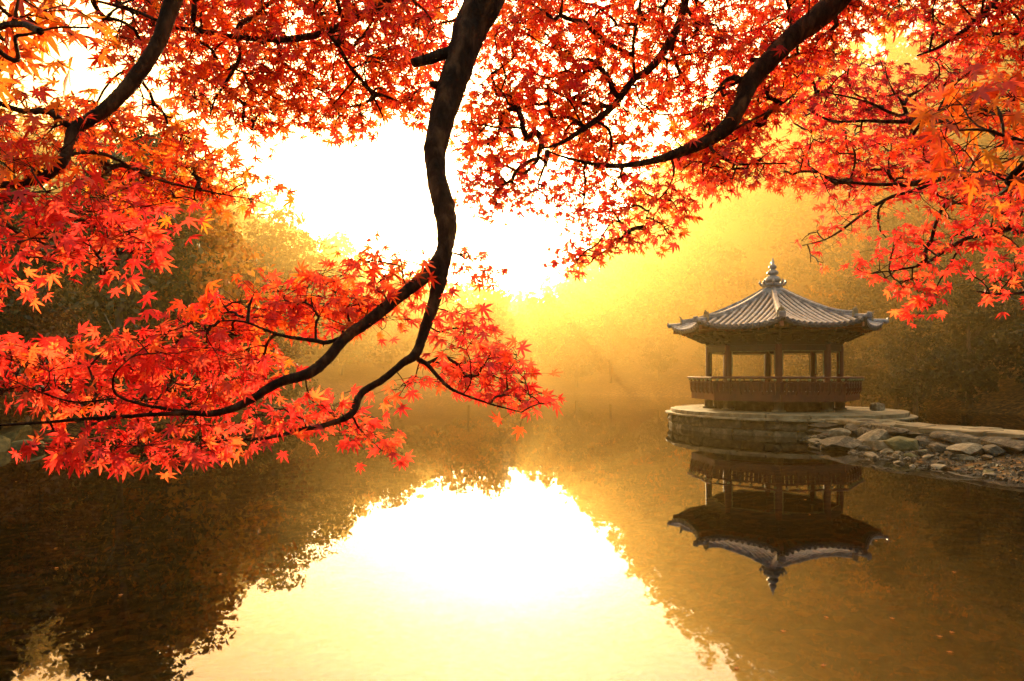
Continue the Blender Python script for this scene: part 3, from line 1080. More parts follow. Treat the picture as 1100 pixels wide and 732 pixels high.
# boulders spilled in front of the causeway (position read from the photo, seated on the shelf)
def boulder_obj(x, y, size, mat, label, cat='boulder', group=None, seed=1, rz=0, up=.28, name='boulder'):
    m = MB(); put_boulder(m, (0, 0, 0), size, 0, seed)
    o = m.build(name, M[mat])
    o.location = (x, y, max(ground_at(x, y), -.25) + size[2] * up)
    o.rotation_euler = (random.uniform(-.2, .2), random.uniform(-.2, .2), rz)
    tag(o, label, cat, group)
    return o
def on_plane(px, py, z):
    d = (EYE - z) * F / (py - HOR)
    return (px - 550) / F * d, d
GB = 'boulders spilled below the causeway'
BL = [  # zoomed reading: centre x, bottom y, width, height in photo pixels, material, label
    (891, 462, 17, 9, 'rock', 'rounded boulder at the platform wall, first of the pile'),
    (904, 462, 17, 8, 'pale_rock', 'pale flat boulder touching the platform, second of the pile'),
    (926, 470, 22, 14, 'rock', 'large grey pointed boulder in the middle of the pile'),
    (903, 474, 15, 9, 'pale_rock', 'pale boulder sitting at the waterline left of the grey pointed one'),
    (911, 482, 27, 12, 'rock', 'flat dark boulder lowest in the water at the pile foot'),
    (939, 478, 22, 11, 'pale_rock', 'bright pale block of rock right of the grey pointed boulder'),
    (946, 485, 20, 10, 'pale_rock', 'pale slanting slab of rock below the bright pale block'),
    (957, 487, 11, 5, 'pale_rock', 'small whitish flat stone at the water edge'),
    (972, 483, 28, 13, 'moss', 'yellowish mossy flat rock pile stone under the causeway wall'),
    (966, 464, 24, 14, 'rock', 'dark broad boulder tucked under the causeway top slabs'),
    (935, 460, 30, 11, 'rock', 'long dark boulder where the causeway meets the platform'),
    (989, 478, 10, 7, 'rock', 'small dark stone between the mossy rock and the rough wall'),
    (1040, 491, 24, 11, 'pale_rock', 'pale leaning slab on the rubble slope below the wall'),
    (1040, 496, 8, 5, 'pale_rock', 'little pale stone at the foot of the leaning slab'),
    (1075, 489, 18, 9, 'rock', 'grey boulder on the rubble near the right frame edge'),
    (1012, 486, 16, 9, 'rock', 'grey boulder at the foot of the rough causeway wall'),
]
for i, (px, py, wpx, hpx, mt, lb) in enumerate(BL):
    z = .12
    for _ in range(6):
        x, y = on_plane(px, py, z); z = .6 * z + .4 * max(ground_at(x, y), 0.0)
    sc = y / F
    boulder_obj(x, y + .1, (wpx * sc * 1.3, wpx * sc * .95, hpx * sc * 1.4), mt, lb, 'boulder', GB, i + 1, random.uniform(-.5, .5))
GRB = 'loose stones on the rubble shore'
r_ = np.random.default_rng(33)
protos = []
n = 0
while n < 120:
    s = r_.uniform(1.0, 16); p, d = along_path(s)
    nrm = np.array([d[1], -d[0]])
    if nrm[0] > 0: nrm = -nrm
    wd = np.interp(s, [0, 1, 4, 8, 12.5, 20], [.5, 1.2, 2.3, 3.9, 5.6, 6.5])
    off = r_.uniform(.3, 1.08) * wd
    x, y = p + nrm * off
    if y < 12.5 or y > 26.3: continue
    sz = r_.uniform(.12, .34) * (1.35 if s < 6 else 1)
    if len(protos) < 6:
        o = boulder_obj(x, y, (sz, sz * .8, sz * .6), ['rock', 'pale_rock', 'rock', 'moss', 'pale_rock', 'rock'][len(protos)], 'small loose stone lying on the rubble shore below the causeway', 'stone', GRB, len(protos) + 2, r_.uniform(0, 6), .2, 'stone')
        protos.append((o, sz))
    else:
        src, s0 = protos[n % 6]
        o = src.copy(); COL.objects.link(o)
        kk = sz / s0; o.scale = (kk, kk * r_.uniform(.7, 1.2), kk * r_.uniform(.7, 1.2))
        o.location = (x, y, max(ground_at(x, y), -.08) + sz * .1)
        o.rotation_euler = (r_.uniform(-.3, .3), r_.uniform(-.3, .3), r_.uniform(0, 6.28))
    n += 1
# gravel between the stones
mg = MB()
tet = [Vector((1, 1, 1)), Vector((-1, -1, .6)), Vector((-1, 1, -.6)), Vector((1, -1, -.8))]
gv = []; 
for _ in range(5200):
    s = r_.uniform(.5, 17); p, d = along_path(s)
    nrm = np.array([d[1], -d[0]])
    if nrm[0] > 0: nrm = -nrm
    wd = np.interp(s, [0, 1, 4, 8, 12.5, 20], [.5, 1.2, 2.3, 3.9, 5.6, 6.5])
    x, y = p + nrm * r_.uniform(.1, 1.2) * wd
    gv.append((x, y, r_.uniform(.02, .07)))
gv = np.array(gv); gz = terrain_z(gv[:, 0], gv[:, 1])
for (x, y, sz), z in zip(gv, gz):
    Mt = Matrix.Rotation(r_.uniform(0, 6), 3, 'Z') @ Matrix.Rotation(r_.uniform(0, 6), 3, 'X')
    mg.add([Vector((x, y, z + sz * .2)) + Mt @ (t * sz * .8) for t in tet], [[0, 1, 2], [0, 3, 1], [0, 2, 3], [1, 3, 2]])
tag(mg.build('gravel', M['rock']), kind='stuff')
# rocks along the left bank
GLB = 'rocks on the left bank'
for i, (px, py, wpx, hpx, lb) in enumerate([
    (6, 478, 30, 18, 'big mossy rock at the water under the left bough'),
    (30, 484, 24, 12, 'low mossy rock right of the big one on the left bank'),
    (52, 472, 20, 12, 'mossy rock half hidden behind the red leaves on the left bank'),
    (-10, 486, 30, 16, 'mossy rock cut by the left frame edge')]):
    x, y = on_plane(px, py, .0)
    sc = y / F
    boulder_obj(x, y, (wpx * sc * 1.2, wpx * sc, hpx * sc * 1.5), 'moss', lb, 'rock', GLB, i + 3, random.uniform(0, 3), .3, 'rock')
# leaning dead pole in the left trees
lp = MB(); a_ = P(112, 337, 25.5); b_ = P(120, 353, 25.3); c_ = P(128, 370, 25.1)
lp.tube([c_, b_, a_], [.03, .025, .012], 7)
o = lp.build('dead_stem', M['rock'], smooth=True)
tag(o, 'thin pale bare stem leaning in front of the dark left trees', 'dead stem')

# ------------------------------------------------------------------ maples overhanging the pond
def leaf_template():
    lobes = [(-128, .42), (-84, .74), (-41, .93), (0, 1.0), (41, .93), (84, .74), (128, .42)]
    ctr = np.array([0, .02])
    out = [(0.0, -.10)]
    for i, (a, L) in enumerate(lobes):
        t = math.radians(90 - a)
        d = np.array([math.cos(t), math.sin(t)]); n = np.array([-d[1], d[0]])
        wd = .105 * (.55 + .45 * L)
        for (f, ww) in ((.52, wd), (.74, wd * .62), (1.0, 0), (.74, -wd * .62), (.52, -wd)):
            p = d * L * f + n * ww
            out.append((p[0], p[1]))
        if i < 6:
            a2 = (a + lobes[i + 1][0]) / 2; t2 = math.radians(90 - a2)
            rr = .27 * (.5 + .5 * (L + lobes[i + 1][1]) / 2)
            out.append((rr * math.cos(t2), rr * math.sin(t2)))
    out = np.array(out)
    v = np.vstack([ctr, out])
    return v
LT = leaf_template()
_n = len(LT) - 1
LF = [[0, 1 + i, 1 + (i + 1) % _n] for i in range(_n)]
LFN = np.array(LF)

def leaves_mesh(name, pos, nrm, tip, size, tint, mat, parent, r):
    N = len(pos)
    nrm = nrm / np.linalg.norm(nrm, axis=1, keepdims=True)
    tip = tip - nrm * (tip * nrm).sum(1, keepdims=True)
    tip = tip / np.linalg.norm(tip, axis=1, keepdims=True)
    side = np.cross(tip, nrm)
    rr = np.hypot(LT[:, 0], LT[:, 1])
    droop = r.uniform(.05, .45, (N, 1)); fold = r.uniform(-.35, .25, (N, 1))
    lob = np.ones((N, len(LT))); lf = r.uniform(.78, 1.14, (N, 7)); lb = r.normal(0, .10, (N, 7))
    curl = np.zeros((N, len(LT)))
    for q in range(7):
        s0 = 2 + q * 6
        lob[:, s0:s0 + 5] = lf[:, q:q + 1]; curl[:, s0:s0 + 5] = lb[:, q:q + 1]
    jx = LT[None, :, 0] * lob * r.uniform(.82, 1.12, (N, 1)) + r.uniform(-.14, .14, (N, 1)) * LT[None, :, 1] ** 2
    jy = LT[None, :, 1] * lob * r.uniform(.9, 1.1, (N, 1))
    z = -droop * rr[None] ** 2 + curl * (rr[None] - .3) + fold * np.abs(LT[None, :, 0]) * .8 + .05 * np.sin(7 * LT[None, :, 0] + r.uniform(0, 6, (N, 1)))
    v = pos[:, None, :] + size[:, None, None] * (jx[..., None] * side[:, None] + jy[..., None] * tip[:, None] + z[..., None] * nrm[:, None])
    f = (LFN[None] + (np.arange(N) * len(LT))[:, None, None]).reshape(-1, 3)
    # a touch of variation from centre to lobe tips that belongs to the leaf
    t = np.repeat(tint, len(LT), 0)
    tipw = np.tile(np.clip(rr - .55, 0, 1), N)[:, None]
    t = t * (1 - .18 * tipw * np.array([0, 1, 1]))
    return mesh_np(name, v.reshape(-1, 3), f, mat, parent, tints=np.clip(t, 0, 1))

LAYERS = 2.35
def in_poly(px, py, poly):
    ins = np.zeros(len(px), bool)
    n = len(poly)
    for i in range(n):
        (x0, y0), (x1, y1) = poly[i], poly[(i + 1) % n]
        c = ((y0 > py) != (y1 > py)) & (px < (x1 - x0) * (py - y0) / (y1 - y0 + 1e-12) + x0)
        ins ^= c
    return ins
def poly_area(p):
    p = np.array(p, float)
    return abs(np.sum(p[:, 0] * np.roll(p[:, 1], -1) - p[:, 1] * np.roll(p[:, 0], -1))) / 2

def bough_path(ctrl, pre=None, sub=9):
    """ctrl rows: photo px, py, depth, width in photo px; pre: world rows x,y,z,radius ahead of them"""
    rows = [list(p) for p in (pre or [])]
    for (px, py, d, wpx) in ctrl:
        p = P(px, py, d)
        rows.append([p.x, p.y, p.z, wpx * d / F / 2])
    return smooth_path(rows, sub)

def make_bough(path, parent, r, n=10, knobs=0, thin=1.0):
    m = MB()
    pts = [Vector(p[:3]) for p in path]
    rad = [max(.0012, p[3] * thin) for p in path]
    # small wander so that the wood is not a clean curve
    for i in range(1, len(pts) - 1):
        pts[i] = pts[i] + Vector(r.normal(size=3)) * rad[i] * (.035 if rad[i] > .006 else .10)
    v, f = tube_arrays(pts, rad, n, True, rough=.15)
    m.add(v, f)
    for _ in range(knobs):
        i = r.integers(1, len(pts) - 1)
        d = Vector(r.normal(size=3)); t = (pts[i + 1] - pts[i]).normalized(); d = (d - t * d.dot(t)).normalized()
        a = pts[i]; b = a + d * (rad[i] * r.uniform(1.3, 2.1)) + t * rad[i] * .4
        m.tube([a, b], [rad[i] * .45, rad[i] * .2], 6)
    return m.build('bough', M['bark'], parent, smooth=True)

PAL = {
    'red':    [(.80, .045, .030), (.70, .030, .022), (.85, .075, .035), (.88, .10, .03), (.62, .022, .02)],
    'pink':   [(.88, .065, .050), (.82, .050, .040), (.90, .10, .045), (.75, .035, .03), (.90, .16, .04)],
    'scarlet': [(.88, .075, .014), (.84, .058, .013), (.90, .11, .015), (.78, .042, .012), (.90, .15, .016)],
    'orange': [(.88, .15, .014), (.86, .11, .014), (.88, .20, .016), (.82, .08, .013)],
    'amber':  [(.86, .23, .016), (.86, .17, .014), (.87, .28, .02), (.85, .13, .014)],
    'yellow': [(.85, .40, .03), (.86, .32, .02), (.84, .46, .04)],
    'dark':   [(.45, .016, .022), (.32, .010, .016), (.55, .025, .022), (.62, .03, .025), (.24, .008, .012)],
}
def foliage(parent, nodes, regions, seed, crown_name='crown'):
    """twigs grow from the given boughs to points spread through each region; leaves sit round the twig ends"""
    r = np.random.default_rng(seed)
    N = [np.array(p[:3]) for path in nodes for p in path]
    par = [-1] * len(N); plen = [0.0] * len(N); cnt = [0] * len(N)
    nb = len(N)
    edges = []
    all_t = []
    for ri, g in enumerate(regions):
        poly = g['poly']; pxs = g['leaf']; A = poly_area(poly)
        nleaf = LAYERS * g.get('layers', 2.4) * A / (.36 * pxs * pxs)
        per = g.get('per', 7)
        nt_ = max(2, int(nleaf / per))
        xs_, ys_ = zip(*poly)
        got = []
        mind = .45 * math.sqrt(A / nt_)
        tries = 0
        while len(got) < nt_ and tries < 60000:
            tries += 1
            x = r.uniform(min(xs_), max(xs_)); y = r.uniform(min(ys_), max(ys_))
            if not in_poly(np.array([x]), np.array([y]), poly)[0]: continue
            if any((x - a) ** 2 + (y - b) ** 2 < mind * mind for a, b in got[-400:]) and tries < 30000 and r.uniform() < .8: continue
            got.append((x, y))
        for (x, y) in got:
            f = (x - min(xs_)) / (max(xs_) - min(xs_) + 1e-6)
            d0, d1, dj = g['d']
            d = d0 + (d1 - d0) * f + r.uniform(-dj, dj)
            all_t.append((np.array(P(x, y, d)), ri))
    NA = np.array(N)
    dist0 = np.array([np.min(np.linalg.norm(NA - t[0], axis=1)) for t in all_t])
    order = np.argsort(dist0)
    NA = list(NA); ends = {}
    arr = np.array(NA); pl = np.array(plen)
    for oi in order:
        t, ri = all_t[oi]
        cost = np.linalg.norm(arr - t, axis=1) + .22 * pl
        j = int(np.argmin(cost))
        a = arr[j]; L = np.linalg.norm(t - a)
        k_ = 3 if L > .05 else 1
        prev = j
        perp = r.normal(size=3) * L * .07 + np.array([0, 0, L * .05])
        for q in range(1, k_ + 1):
            s = q / k_
            p = a + (t - a) * s + perp * math.sin(math.pi * s)
            arr = np.vstack([arr, p]); pl = np.append(pl, pl[prev] + L / k_)
            par.append(prev); cnt.append(0)
            prev = len(par) - 1
        ends[oi] = prev
        q = prev
        while q >= nb:
            cnt[q] += 1; q = par[q]
    # twigs
    m = MB()
    for i in range(nb, len(par)):
        j = par[i]
        ra = min(.011, .00135 * (cnt[i] ** .55)); rb = min(.011, .00135 * (max(cnt[j], cnt[i]) ** .55)) if j >= nb else ra * 1.25
        dscale = max(.55, min(1.5, arr[i][1] / 2.4))
        m.tube([Vector(arr[j]), Vector(arr[i])], [rb * dscale, ra * dscale], 5, cap=False)
    # leaves
    by = {}
    for oi, e in ends.items():
        t, ri = all_t[oi]
        by.setdefault(ri, []).append((arr[e], arr[e] - arr[par[e]]))
    for ri, lst in by.items():
        g = regions[ri]
        per = g.get('per', 7)
        B = np.array([x[0] for x in lst]); D = np.array([x[1] for x in lst])
        D = D / (np.linalg.norm(D, axis=1, keepdims=True) + 1e-9)
        dm = B[:, 1].mean()
        diam = g['leaf'] * dm / F
        idx_ = np.repeat(np.arange(len(B)), per)
        n = len(idx_)
        spread = diam * g.get('spread', 1.05)
        off = r.normal(size=(n, 3)) * np.array([spread, spread, spread * g.get('flat', .45)])
        off += D[idx_] * spread * .5
        pos = B[idx_] + off
        # keep the outline of the region: drop leaves that stray far out of it
        px = 550 + pos[:, 0] / pos[:, 1] * F; py = HOR - (pos[:, 2] - EYE) / pos[:, 1] * F
        grow = g['leaf'] * .35
        ok = np.zeros(n, bool)
        for (ax, ay) in ((0, 0), (grow, 0), (-grow, 0), (0, grow), (0, -grow)):
            ok |= in_poly(px + ax, py + ay, g['poly'])
        near_ = np.zeros(n, bool)
        for (ax, ay) in ((1, 0), (-1, 0), (0, 1), (0, -1)):
            near_ |= in_poly(px + ax * g['leaf'] * 1.0, py + ay * g['leaf'] * 1.0, g['poly'])
        ok |= near_ & (r.uniform(size=n) < .3)
        pos = pos[ok]; base = B[idx_][ok]; n = len(pos)
        for b_, p_ in zip(base, pos):
            mid = (b_ + p_) / 2 + r.normal(size=3) * .006 + np.array([0, 0, .006])
            m.tube([Vector(b_), Vector(mid), Vector(p_)], [.0011, .0009, .0006], 3, cap=False)
        face = g.get('face', .75)
        nrm = np.stack([r.normal(0, .5, n), -face + r.normal(0, .4, n), .45 + r.normal(0, .4, n)], 1)
        tip = np.stack([r.normal(0, .55, n), r.normal(0, .3, n), -.65 + r.normal(0, .42, n)], 1) + .5 * (pos - base) / (spread + 1e-6)
        size = diam / 1.72 * r.uniform(.62, 1.18, n)
        pal = np.array([c for nme in g['col'] for c in PAL[nme]])
        # neighbouring leaves share a hue
        hue = np.array([mnoise.noise(Vector(p * 5.0)) for p in pos]) * .5 + .5
        pi = np.clip(((.5 * hue + .5 * r.uniform(size=n)) * len(pal)).astype(int), 0, len(pal) - 1)
        tint = pal[pi] * r.uniform(.8, 1.12, (n, 1))
        o = leaves_mesh(crown_name, pos, nrm, tip, size, tint, M['maple_leaf'], parent, r)
        if g.get('label'): o['label'] = g['label']
    m.build('twigs', M['bark'], parent)

def trunk_to(parent, base, mid, top, rad, r):
    rows = [[*base, rad * 1.5], [*(np.array(base) + (np.array(mid) - np.array(base)) * .25), rad * 1.05], [*mid, rad * .9], [*top, rad * .7]]
    p = smooth_path(rows, 6)
    m = MB(); v, f = tube_arrays([Vector(q[:3]) for q in p], [q[3] for q in p], 14, True, rough=.15)
    m.add(v, f)
    return m.build('trunk', M['bark'], parent, smooth=True)

rb = np.random.default_rng(40)
# --- the maple whose heavy bough hangs through the middle
g0 = ground_at(1.6, -2.2)
mapleA = empty('maple_tree', (0, 0, 0), 'red maple with the heavy forked bough hanging down through the middle over the pond', 'maple tree', 'maples overhanging the pond')
trunk_to(mapleA, (1.7, -2.2, g0 - .2), (1.45, -2.0, 2.8), (1.2, -1.6, 4.6), .19, rb)
preA = [[1.2, -1.6, 4.5, .13], [.95, -.5, 5.35, .11], [.55, 1.0, 5.6, .10], [.22, 2.1, 5.0, .092]]
A0 = bough_path([(548, -70, 2.65, 46), (518, 4, 2.6, 42), (499, 48, 2.55, 36), (483, 100, 2.5, 31), (470, 145, 2.45, 27), (468, 180, 2.42, 25), (476, 220, 2.38, 24), (480, 250, 2.35, 23), (474, 290, 2.32, 18), (466, 325, 2.28, 15), (456, 355, 2.25, 13), (447, 380, 2.2, 11), (433, 390, 2.17, 9), (411, 408, 2.13, 8.5), (388, 423, 2.1, 8), (377, 445, 2.06, 8), (352, 456, 2.03, 6), (322, 462, 2.0, 5), (285, 471, 1.95, 4), (240, 474, 1.9, 2.6), (205, 485, 1.88, 1.4)], preA)
A1 = bough_path([(478, 262, 2.34, 14), (464, 290, 2.3, 15.5), (430, 318, 2.22, 14), (400, 342, 2.15, 13), (372, 362, 2.1, 12.5), (352, 385, 2.05, 12), (332, 401, 2.0, 11.5), (298, 412, 1.95, 10.5), (264, 433, 1.9, 9), (232, 444, 1.86, 7.5), (200, 444, 1.82, 6), (160, 446, 1.8, 5), (110, 449, 1.78, 4.2), (60, 453, 1.76, 3.4), (0, 457, 1.74, 2.8), (-30, 458, 1.72, 2)])
A2 = bough_path([(446, 384, 2.2, 5), (458, 391, 2.18, 5), (468, 402, 2.16, 4.5), (482, 416, 2.13, 4), (500, 425, 2.1, 3), (530, 435, 2.06, 2), (560, 443, 2.02, 1.2)])
A3 = bough_path([(374, 360, 2.1, 5), (352, 368, 2.08, 5), (337, 366, 2.06, 5), (300, 360, 2.0, 4), (262, 346, 1.95, 2.2), (235, 345, 1.92, 1.4)])
A4 = bough_path([(488, 55, 2.54, 15), (472, 60, 2.5, 14), (456, 65, 2.47, 12), (444, 68, 2.45, 10.5)], sub=4)
A5 = bough_path([(220, 444, 1.84, 4), (190, 441, 1.82, 4), (150, 434, 1.78, 3.4), (125, 424, 1.76, 3), (122, 405, 1.74, 2.2), (134, 390, 1.72, 1.6), (160, 370, 1.7, 1)])
A6 = bough_path([(125, 428, 1.76, 2.6), (80, 432, 1.74, 2.2), (40, 420, 1.72, 1.6), (5, 405, 1.7, 1)])
A7 = bough_path([(148, 450, 1.8, 2.4), (149, 465, 1.79, 2.4), (148, 480, 1.78, 1.6)])
C0 = bough_path([(500, -60, 3.0, 12), (460, -25, 3.0, 10), (420, 0, 3.0, 9), (385, 19, 2.98, 8.5), (352, 34, 2.95, 8), (315, 42, 2.92, 7.5), (275, 42, 2.9, 6.5), (240, 38, 2.88, 5.5), (205, 32, 2.86, 4.5), (180, 28, 2.85, 4), (140, 12, 2.83, 3), (100, 0, 2.82, 2)],
               [[.95, -.5, 5.3, .06], [.45, 1.2, 5.9, .045], [.05, 2.5, 5.4, .032]])
C1 = bough_path([(354, 36, 2.95, 5), (368, 58, 2.93, 4.5), (376, 72, 2.92, 4), (395, 95, 2.9, 3), (408, 118, 2.88, 2), (415, 140, 2.87, 1.2)])
C2 = bough_path([(255, 41, 2.9, 4), (257, 62, 2.88, 4), (243, 88, 2.86, 3.4), (232, 105, 2.85, 2.6), (225, 125, 2.84, 1.5)])
for pth, kn in ((A0, 9), (A1, 8), (A2, 3), (A3, 2), (A4, 1), (A5, 1), (A6, 0), (A7, 0), (C0, 3), (C1, 1), (C2, 1)):
    make_bough(pth, mapleA, rb, 20 if pth is A0 or pth is A1 else 8, kn, .92)
vis = lambda path: [p for p in path if p[1] > .5]
REG_A = [
    dict(poly=[(140, -30), (480, -30), (470, 40), (462, 90), (456, 140), (440, 128), (418, 120), (396, 140), (352, 152), (338, 128), (312, 138), (298, 150), (268, 146), (225, 130), (195, 105), (178, 60), (150, 30)],
         leaf=19, d=(2.95, 3.3, .3), layers=3.4, col=['scarlet', 'scarlet', 'orange', 'red']),
    dict(poly=[(330, -30), (500, -30), (495, 30), (470, 60), (440, 70), (380, 60), (340, 30)], leaf=21, d=(2.7, 2.9, .2), layers=1.8, col=['scarlet', 'red']),
    dict(poly=[(212, 328), (240, 316), (270, 308), (300, 312), (330, 300), (352, 290), (376, 288), (392, 266), (412, 262), (446, 268), (470, 285), (455, 310), (440, 325), (410, 336), (380, 356), (345, 358), (320, 340), (285, 345), (262, 372), (225, 350)],
         leaf=23, d=(2.05, 2.4, .18), layers=3.0, col=['red', 'scarlet', 'scarlet'], flat=.35),
    dict(poly=[(-20, 378), (30, 372), (80, 364), (110, 372), (140, 362), (180, 350), (205, 338), (230, 345), (262, 368), (300, 378), (312, 395), (270, 418), (240, 432), (200, 440), (150, 444), (90, 448), (40, 446), (15, 432), (-20, 425)],
         leaf=27, d=(1.82, 2.08, .19), layers=3.1, col=['pink', 'pink', 'red', 'orange'], flat=.3, label='bright pinkish red leaves crowding the left end of the low bough'),
    dict(poly=[(24, 490), (40, 466), (80, 456), (130, 452), (190, 450), (245, 442), (300, 430), (330, 446), (325, 462), (280, 476), (232, 484), (198, 506), (170, 498), (148, 502), (118, 488), (80, 492), (50, 478)],
         leaf=27, d=(1.78, 2.05, .16), layers=2.5, col=['pink', 'pink', 'red'], flat=.3),
    dict(poly=[(320, 415), (345, 424), (370, 440), (400, 444), (428, 462), (432, 482), (437, 506), (415, 496), (390, 480), (350, 464), (318, 464)],
         leaf=23, d=(2.08, 2.2, .12), layers=2.4, col=['pink', 'red'], flat=.3),
    dict(poly=[(478, 318), (500, 320), (522, 342), (512, 352), (540, 366), (572, 392), (578, 406), (560, 400), (592, 434), (560, 444), (520, 430), (490, 415), (462, 402), (446, 408), (440, 425), (416, 442), (412, 430), (432, 405), (462, 385), (470, 350)],
         leaf=21, d=(2.28, 2.2, .14), layers=2.5, col=['pink', 'red', 'scarlet'], flat=.35),
    dict(poly=[(482, 268), (515, 272), (540, 288), (538, 300), (505, 302), (482, 312)], leaf=18, d=(2.3, 2.3, .1), layers=1.7, col=['orange', 'scarlet']),
    dict(poly=[(398, 300), (430, 290), (452, 330), (440, 370), (410, 372), (395, 340)], leaf=18, d=(2.3, 2.3, .1), layers=.7, col=['scarlet', 'red']),
    dict(poly=[(130, -300), (560, -300), (560, -40), (130, -40)], leaf=19, d=(2.7, 3.0, .4), layers=.9, col=['scarlet', 'red', 'orange']),
]
foliage(mapleA, [vis(A0), A1, A2, A3, A5, A6, A7, vis(C0), C1, C2], REG_A, 51)

# --- the maple at the left
g1 = ground_at(-3.2, -1.8)
mapleB = empty('maple_tree', (0, 0, 0), 'orange maple with the dark crooked bough entering at the upper left', 'maple tree', 'maples overhanging the pond')
trunk_to(mapleB, (-3.2, -1.8, g1 - .2), (-3.0, -1.6, 2.6), (-2.6, -1.1, 4.2), .16, rb)
preB = [[-2.6, -1.1, 4.1, .09], [-2.2, .2, 5.0, .07], [-1.55, 1.4, 4.9, .05]]
B0 = bough_path([(202, -70, 2.0, 26), (190, -15, 1.98, 22), (183, 8, 1.97, 20), (170, 45, 1.95, 18), (150, 78, 1.93, 17), (126, 106, 1.9, 17), (104, 124, 1.88, 16), (82, 138, 1.86, 15), (74, 158, 1.84, 13), (66, 175, 1.82, 13), (48, 190, 1.8, 11), (28, 197, 1.78, 9.5), (0, 199, 1.75, 9), (-40, 198, 1.7, 7)], preB)
B1 = bough_path([(80, 139, 1.86, 8), (66, 130, 1.84, 8), (52, 120, 1.83, 8.5), (30, 120, 1.8, 7.5), (12, 116, 1.78, 7), (-25, 100, 1.74, 6)])
B2 = bough_path([(76, 166, 1.84, 4), (95, 164, 1.88, 4.5), (118, 168, 1.92, 4.5), (150, 185, 1.98, 4), (180, 196, 2.03, 3.2), (215, 204, 2.08, 2.4), (245, 210, 2.12, 1.8), (272, 214, 2.16, 1.2)])
B3 = bough_path([(-40, 215, 1.75, 6), (0, 236, 1.76, 4.6), (22, 252, 1.78, 4), (48, 262, 1.8, 3.2), (80, 276, 1.82, 2.4), (110, 290, 1.84, 1.5)], [[-1.75, .7, 4.6, .03], [-1.6, 1.3, 3.9, .024]])
B4 = bough_path([(168, 22, 1.96, 4), (135, 8, 2.0, 3.5), (100, 0, 2.05, 3), (60, -20, 2.1, 2)])
B5 = bough_path([(-30, 30, .82, 8), (20, 38, .8, 4), (60, 30, .78, 2.4), (95, 30, .76, 1.4)], [[-1.6, -.2, 4.6, .02], [-.95, .5, 3.4, .012]])
for pth, kn in ((B0, 5), (B1, 2), (B2, 1), (B3, 1), (B4, 1), (B5, 0)):
    make_bough(pth, mapleB, rb, 12 if pth is B0 else 8, kn, .85)
REG_B = [
    dict(poly=[(60, 118), (110, 104), (150, 90), (190, 108), (215, 140), (240, 158), (268, 180), (300, 204), (318, 222), (312, 232), (290, 226), (262, 216), (225, 222), (190, 214), (150, 220), (110, 216), (80, 190)],
         leaf=23, d=(2.05, 2.4, .18), layers=2.3, col=['orange', 'amber', 'scarlet', 'orange']),
    dict(poly=[(100, 170), (150, 178), (200, 200), (190, 228), (140, 226), (100, 205)], leaf=22, d=(2.3, 2.4, .1), layers=1.0, col=['yellow', 'amber'], label='yellow leaves under the thin side bough'),
    dict(poly=[(-20, -20), (100, -20), (104, 20), (108, 55), (80, 60), (60, 62), (45, 38), (20, 60), (15, 92), (-20, 100)],
         leaf=50, d=(.95, 1.12, .1), layers=3.6, col=['amber', 'amber', 'orange'], per=5, spread=.6, label='big amber leaves close to the viewer in the upper left corner'),
    dict(poly=[(-20, 92), (20, 88), (60, 84), (92, 110), (78, 138), (70, 165), (50, 188), (-20, 198)], leaf=27, d=(1.75, 1.9, .12), layers=2.2, col=['orange', 'amber', 'scarlet']),
    dict(poly=[(100, -20), (190, -20), (180, 20), (168, 60), (140, 86), (112, 70), (108, 30)], leaf=22, d=(2.1, 2.25, .14), layers=2.4, col=['orange', 'scarlet', 'amber']),
    dict(poly=[(-20, 200), (40, 205), (75, 196), (110, 206), (150, 220), (205, 222), (218, 238), (190, 244), (172, 262), (166, 292), (142, 288), (118, 306), (98, 284), (70, 296), (40, 292), (24, 314), (-20, 328)],
         leaf=29, d=(1.7, 1.9, .14), layers=2.7, col=['pink', 'red', 'pink'], flat=.35, label='bright red leaves in front of the dark left trees'),
    dict(poly=[(-380, -260), (120, -260), (120, -30), (-30, -30), (-30, 300), (-260, 260)], leaf=25, d=(1.7, 2.1, .3), layers=.9, col=['orange', 'scarlet', 'red']),
]
foliage(mapleB, [vis(B0), B1, B2, vis(B3), B4, B5[-14:]], REG_B, 52)

# --- the maple at the right
g2 = ground_at(5.2, -1.2)
mapleC = empty('maple_tree', (0, 0, 0), 'crimson maple with boughs reaching in from the right above the pavilion', 'maple tree', 'maples overhanging the pond')
trunk_to(mapleC, (5.2, -1.2, g2 - .2), (5.0, -.9, 2.9), (4.5, -.3, 4.6), .2, rb)
hub = [4.5, -.3, 4.5]
D0 = bough_path([(940, -60, 3.4, 36), (905, -8, 3.38, 32), (880, 18, 3.36, 29), (850, 42, 3.34, 27), (825, 66, 3.32, 25), (806, 88, 3.3, 24), (796, 112, 3.28, 20), (782, 135, 3.26, 19), (760, 152, 3.24, 16), (735, 162, 3.22, 13), (705, 172, 3.2, 9), (670, 178, 3.18, 7), (640, 177, 3.16, 5), (610, 170, 3.14, 3), (585, 162, 3.12, 1.8)], [[*hub, .12], [3.6, 1.2, 5.4, .10], [2.55, 2.7, 5.3, .088]])
E0 = bough_path([(745, -60, 3.5, 12), (736, 0, 3.45, 10), (728, 28, 3.43, 10), (715, 52, 3.4, 10), (698, 74, 3.38, 10), (680, 86, 3.36, 9), (664, 108, 3.34, 8.5), (645, 126, 3.32, 8), (622, 142, 3.3, 6.5), (600, 155, 3.28, 4.5), (580, 160, 3.26, 2.4)], [[3.9, .9, 5.2, .05], [2.4, 2.6, 5.7, .04]])
E1 = bough_path([(682, 84, 3.36, 4), (680, 50, 3.34, 4), (686, 15, 3.34, 3.4), (690, -20, 3.35, 3)])
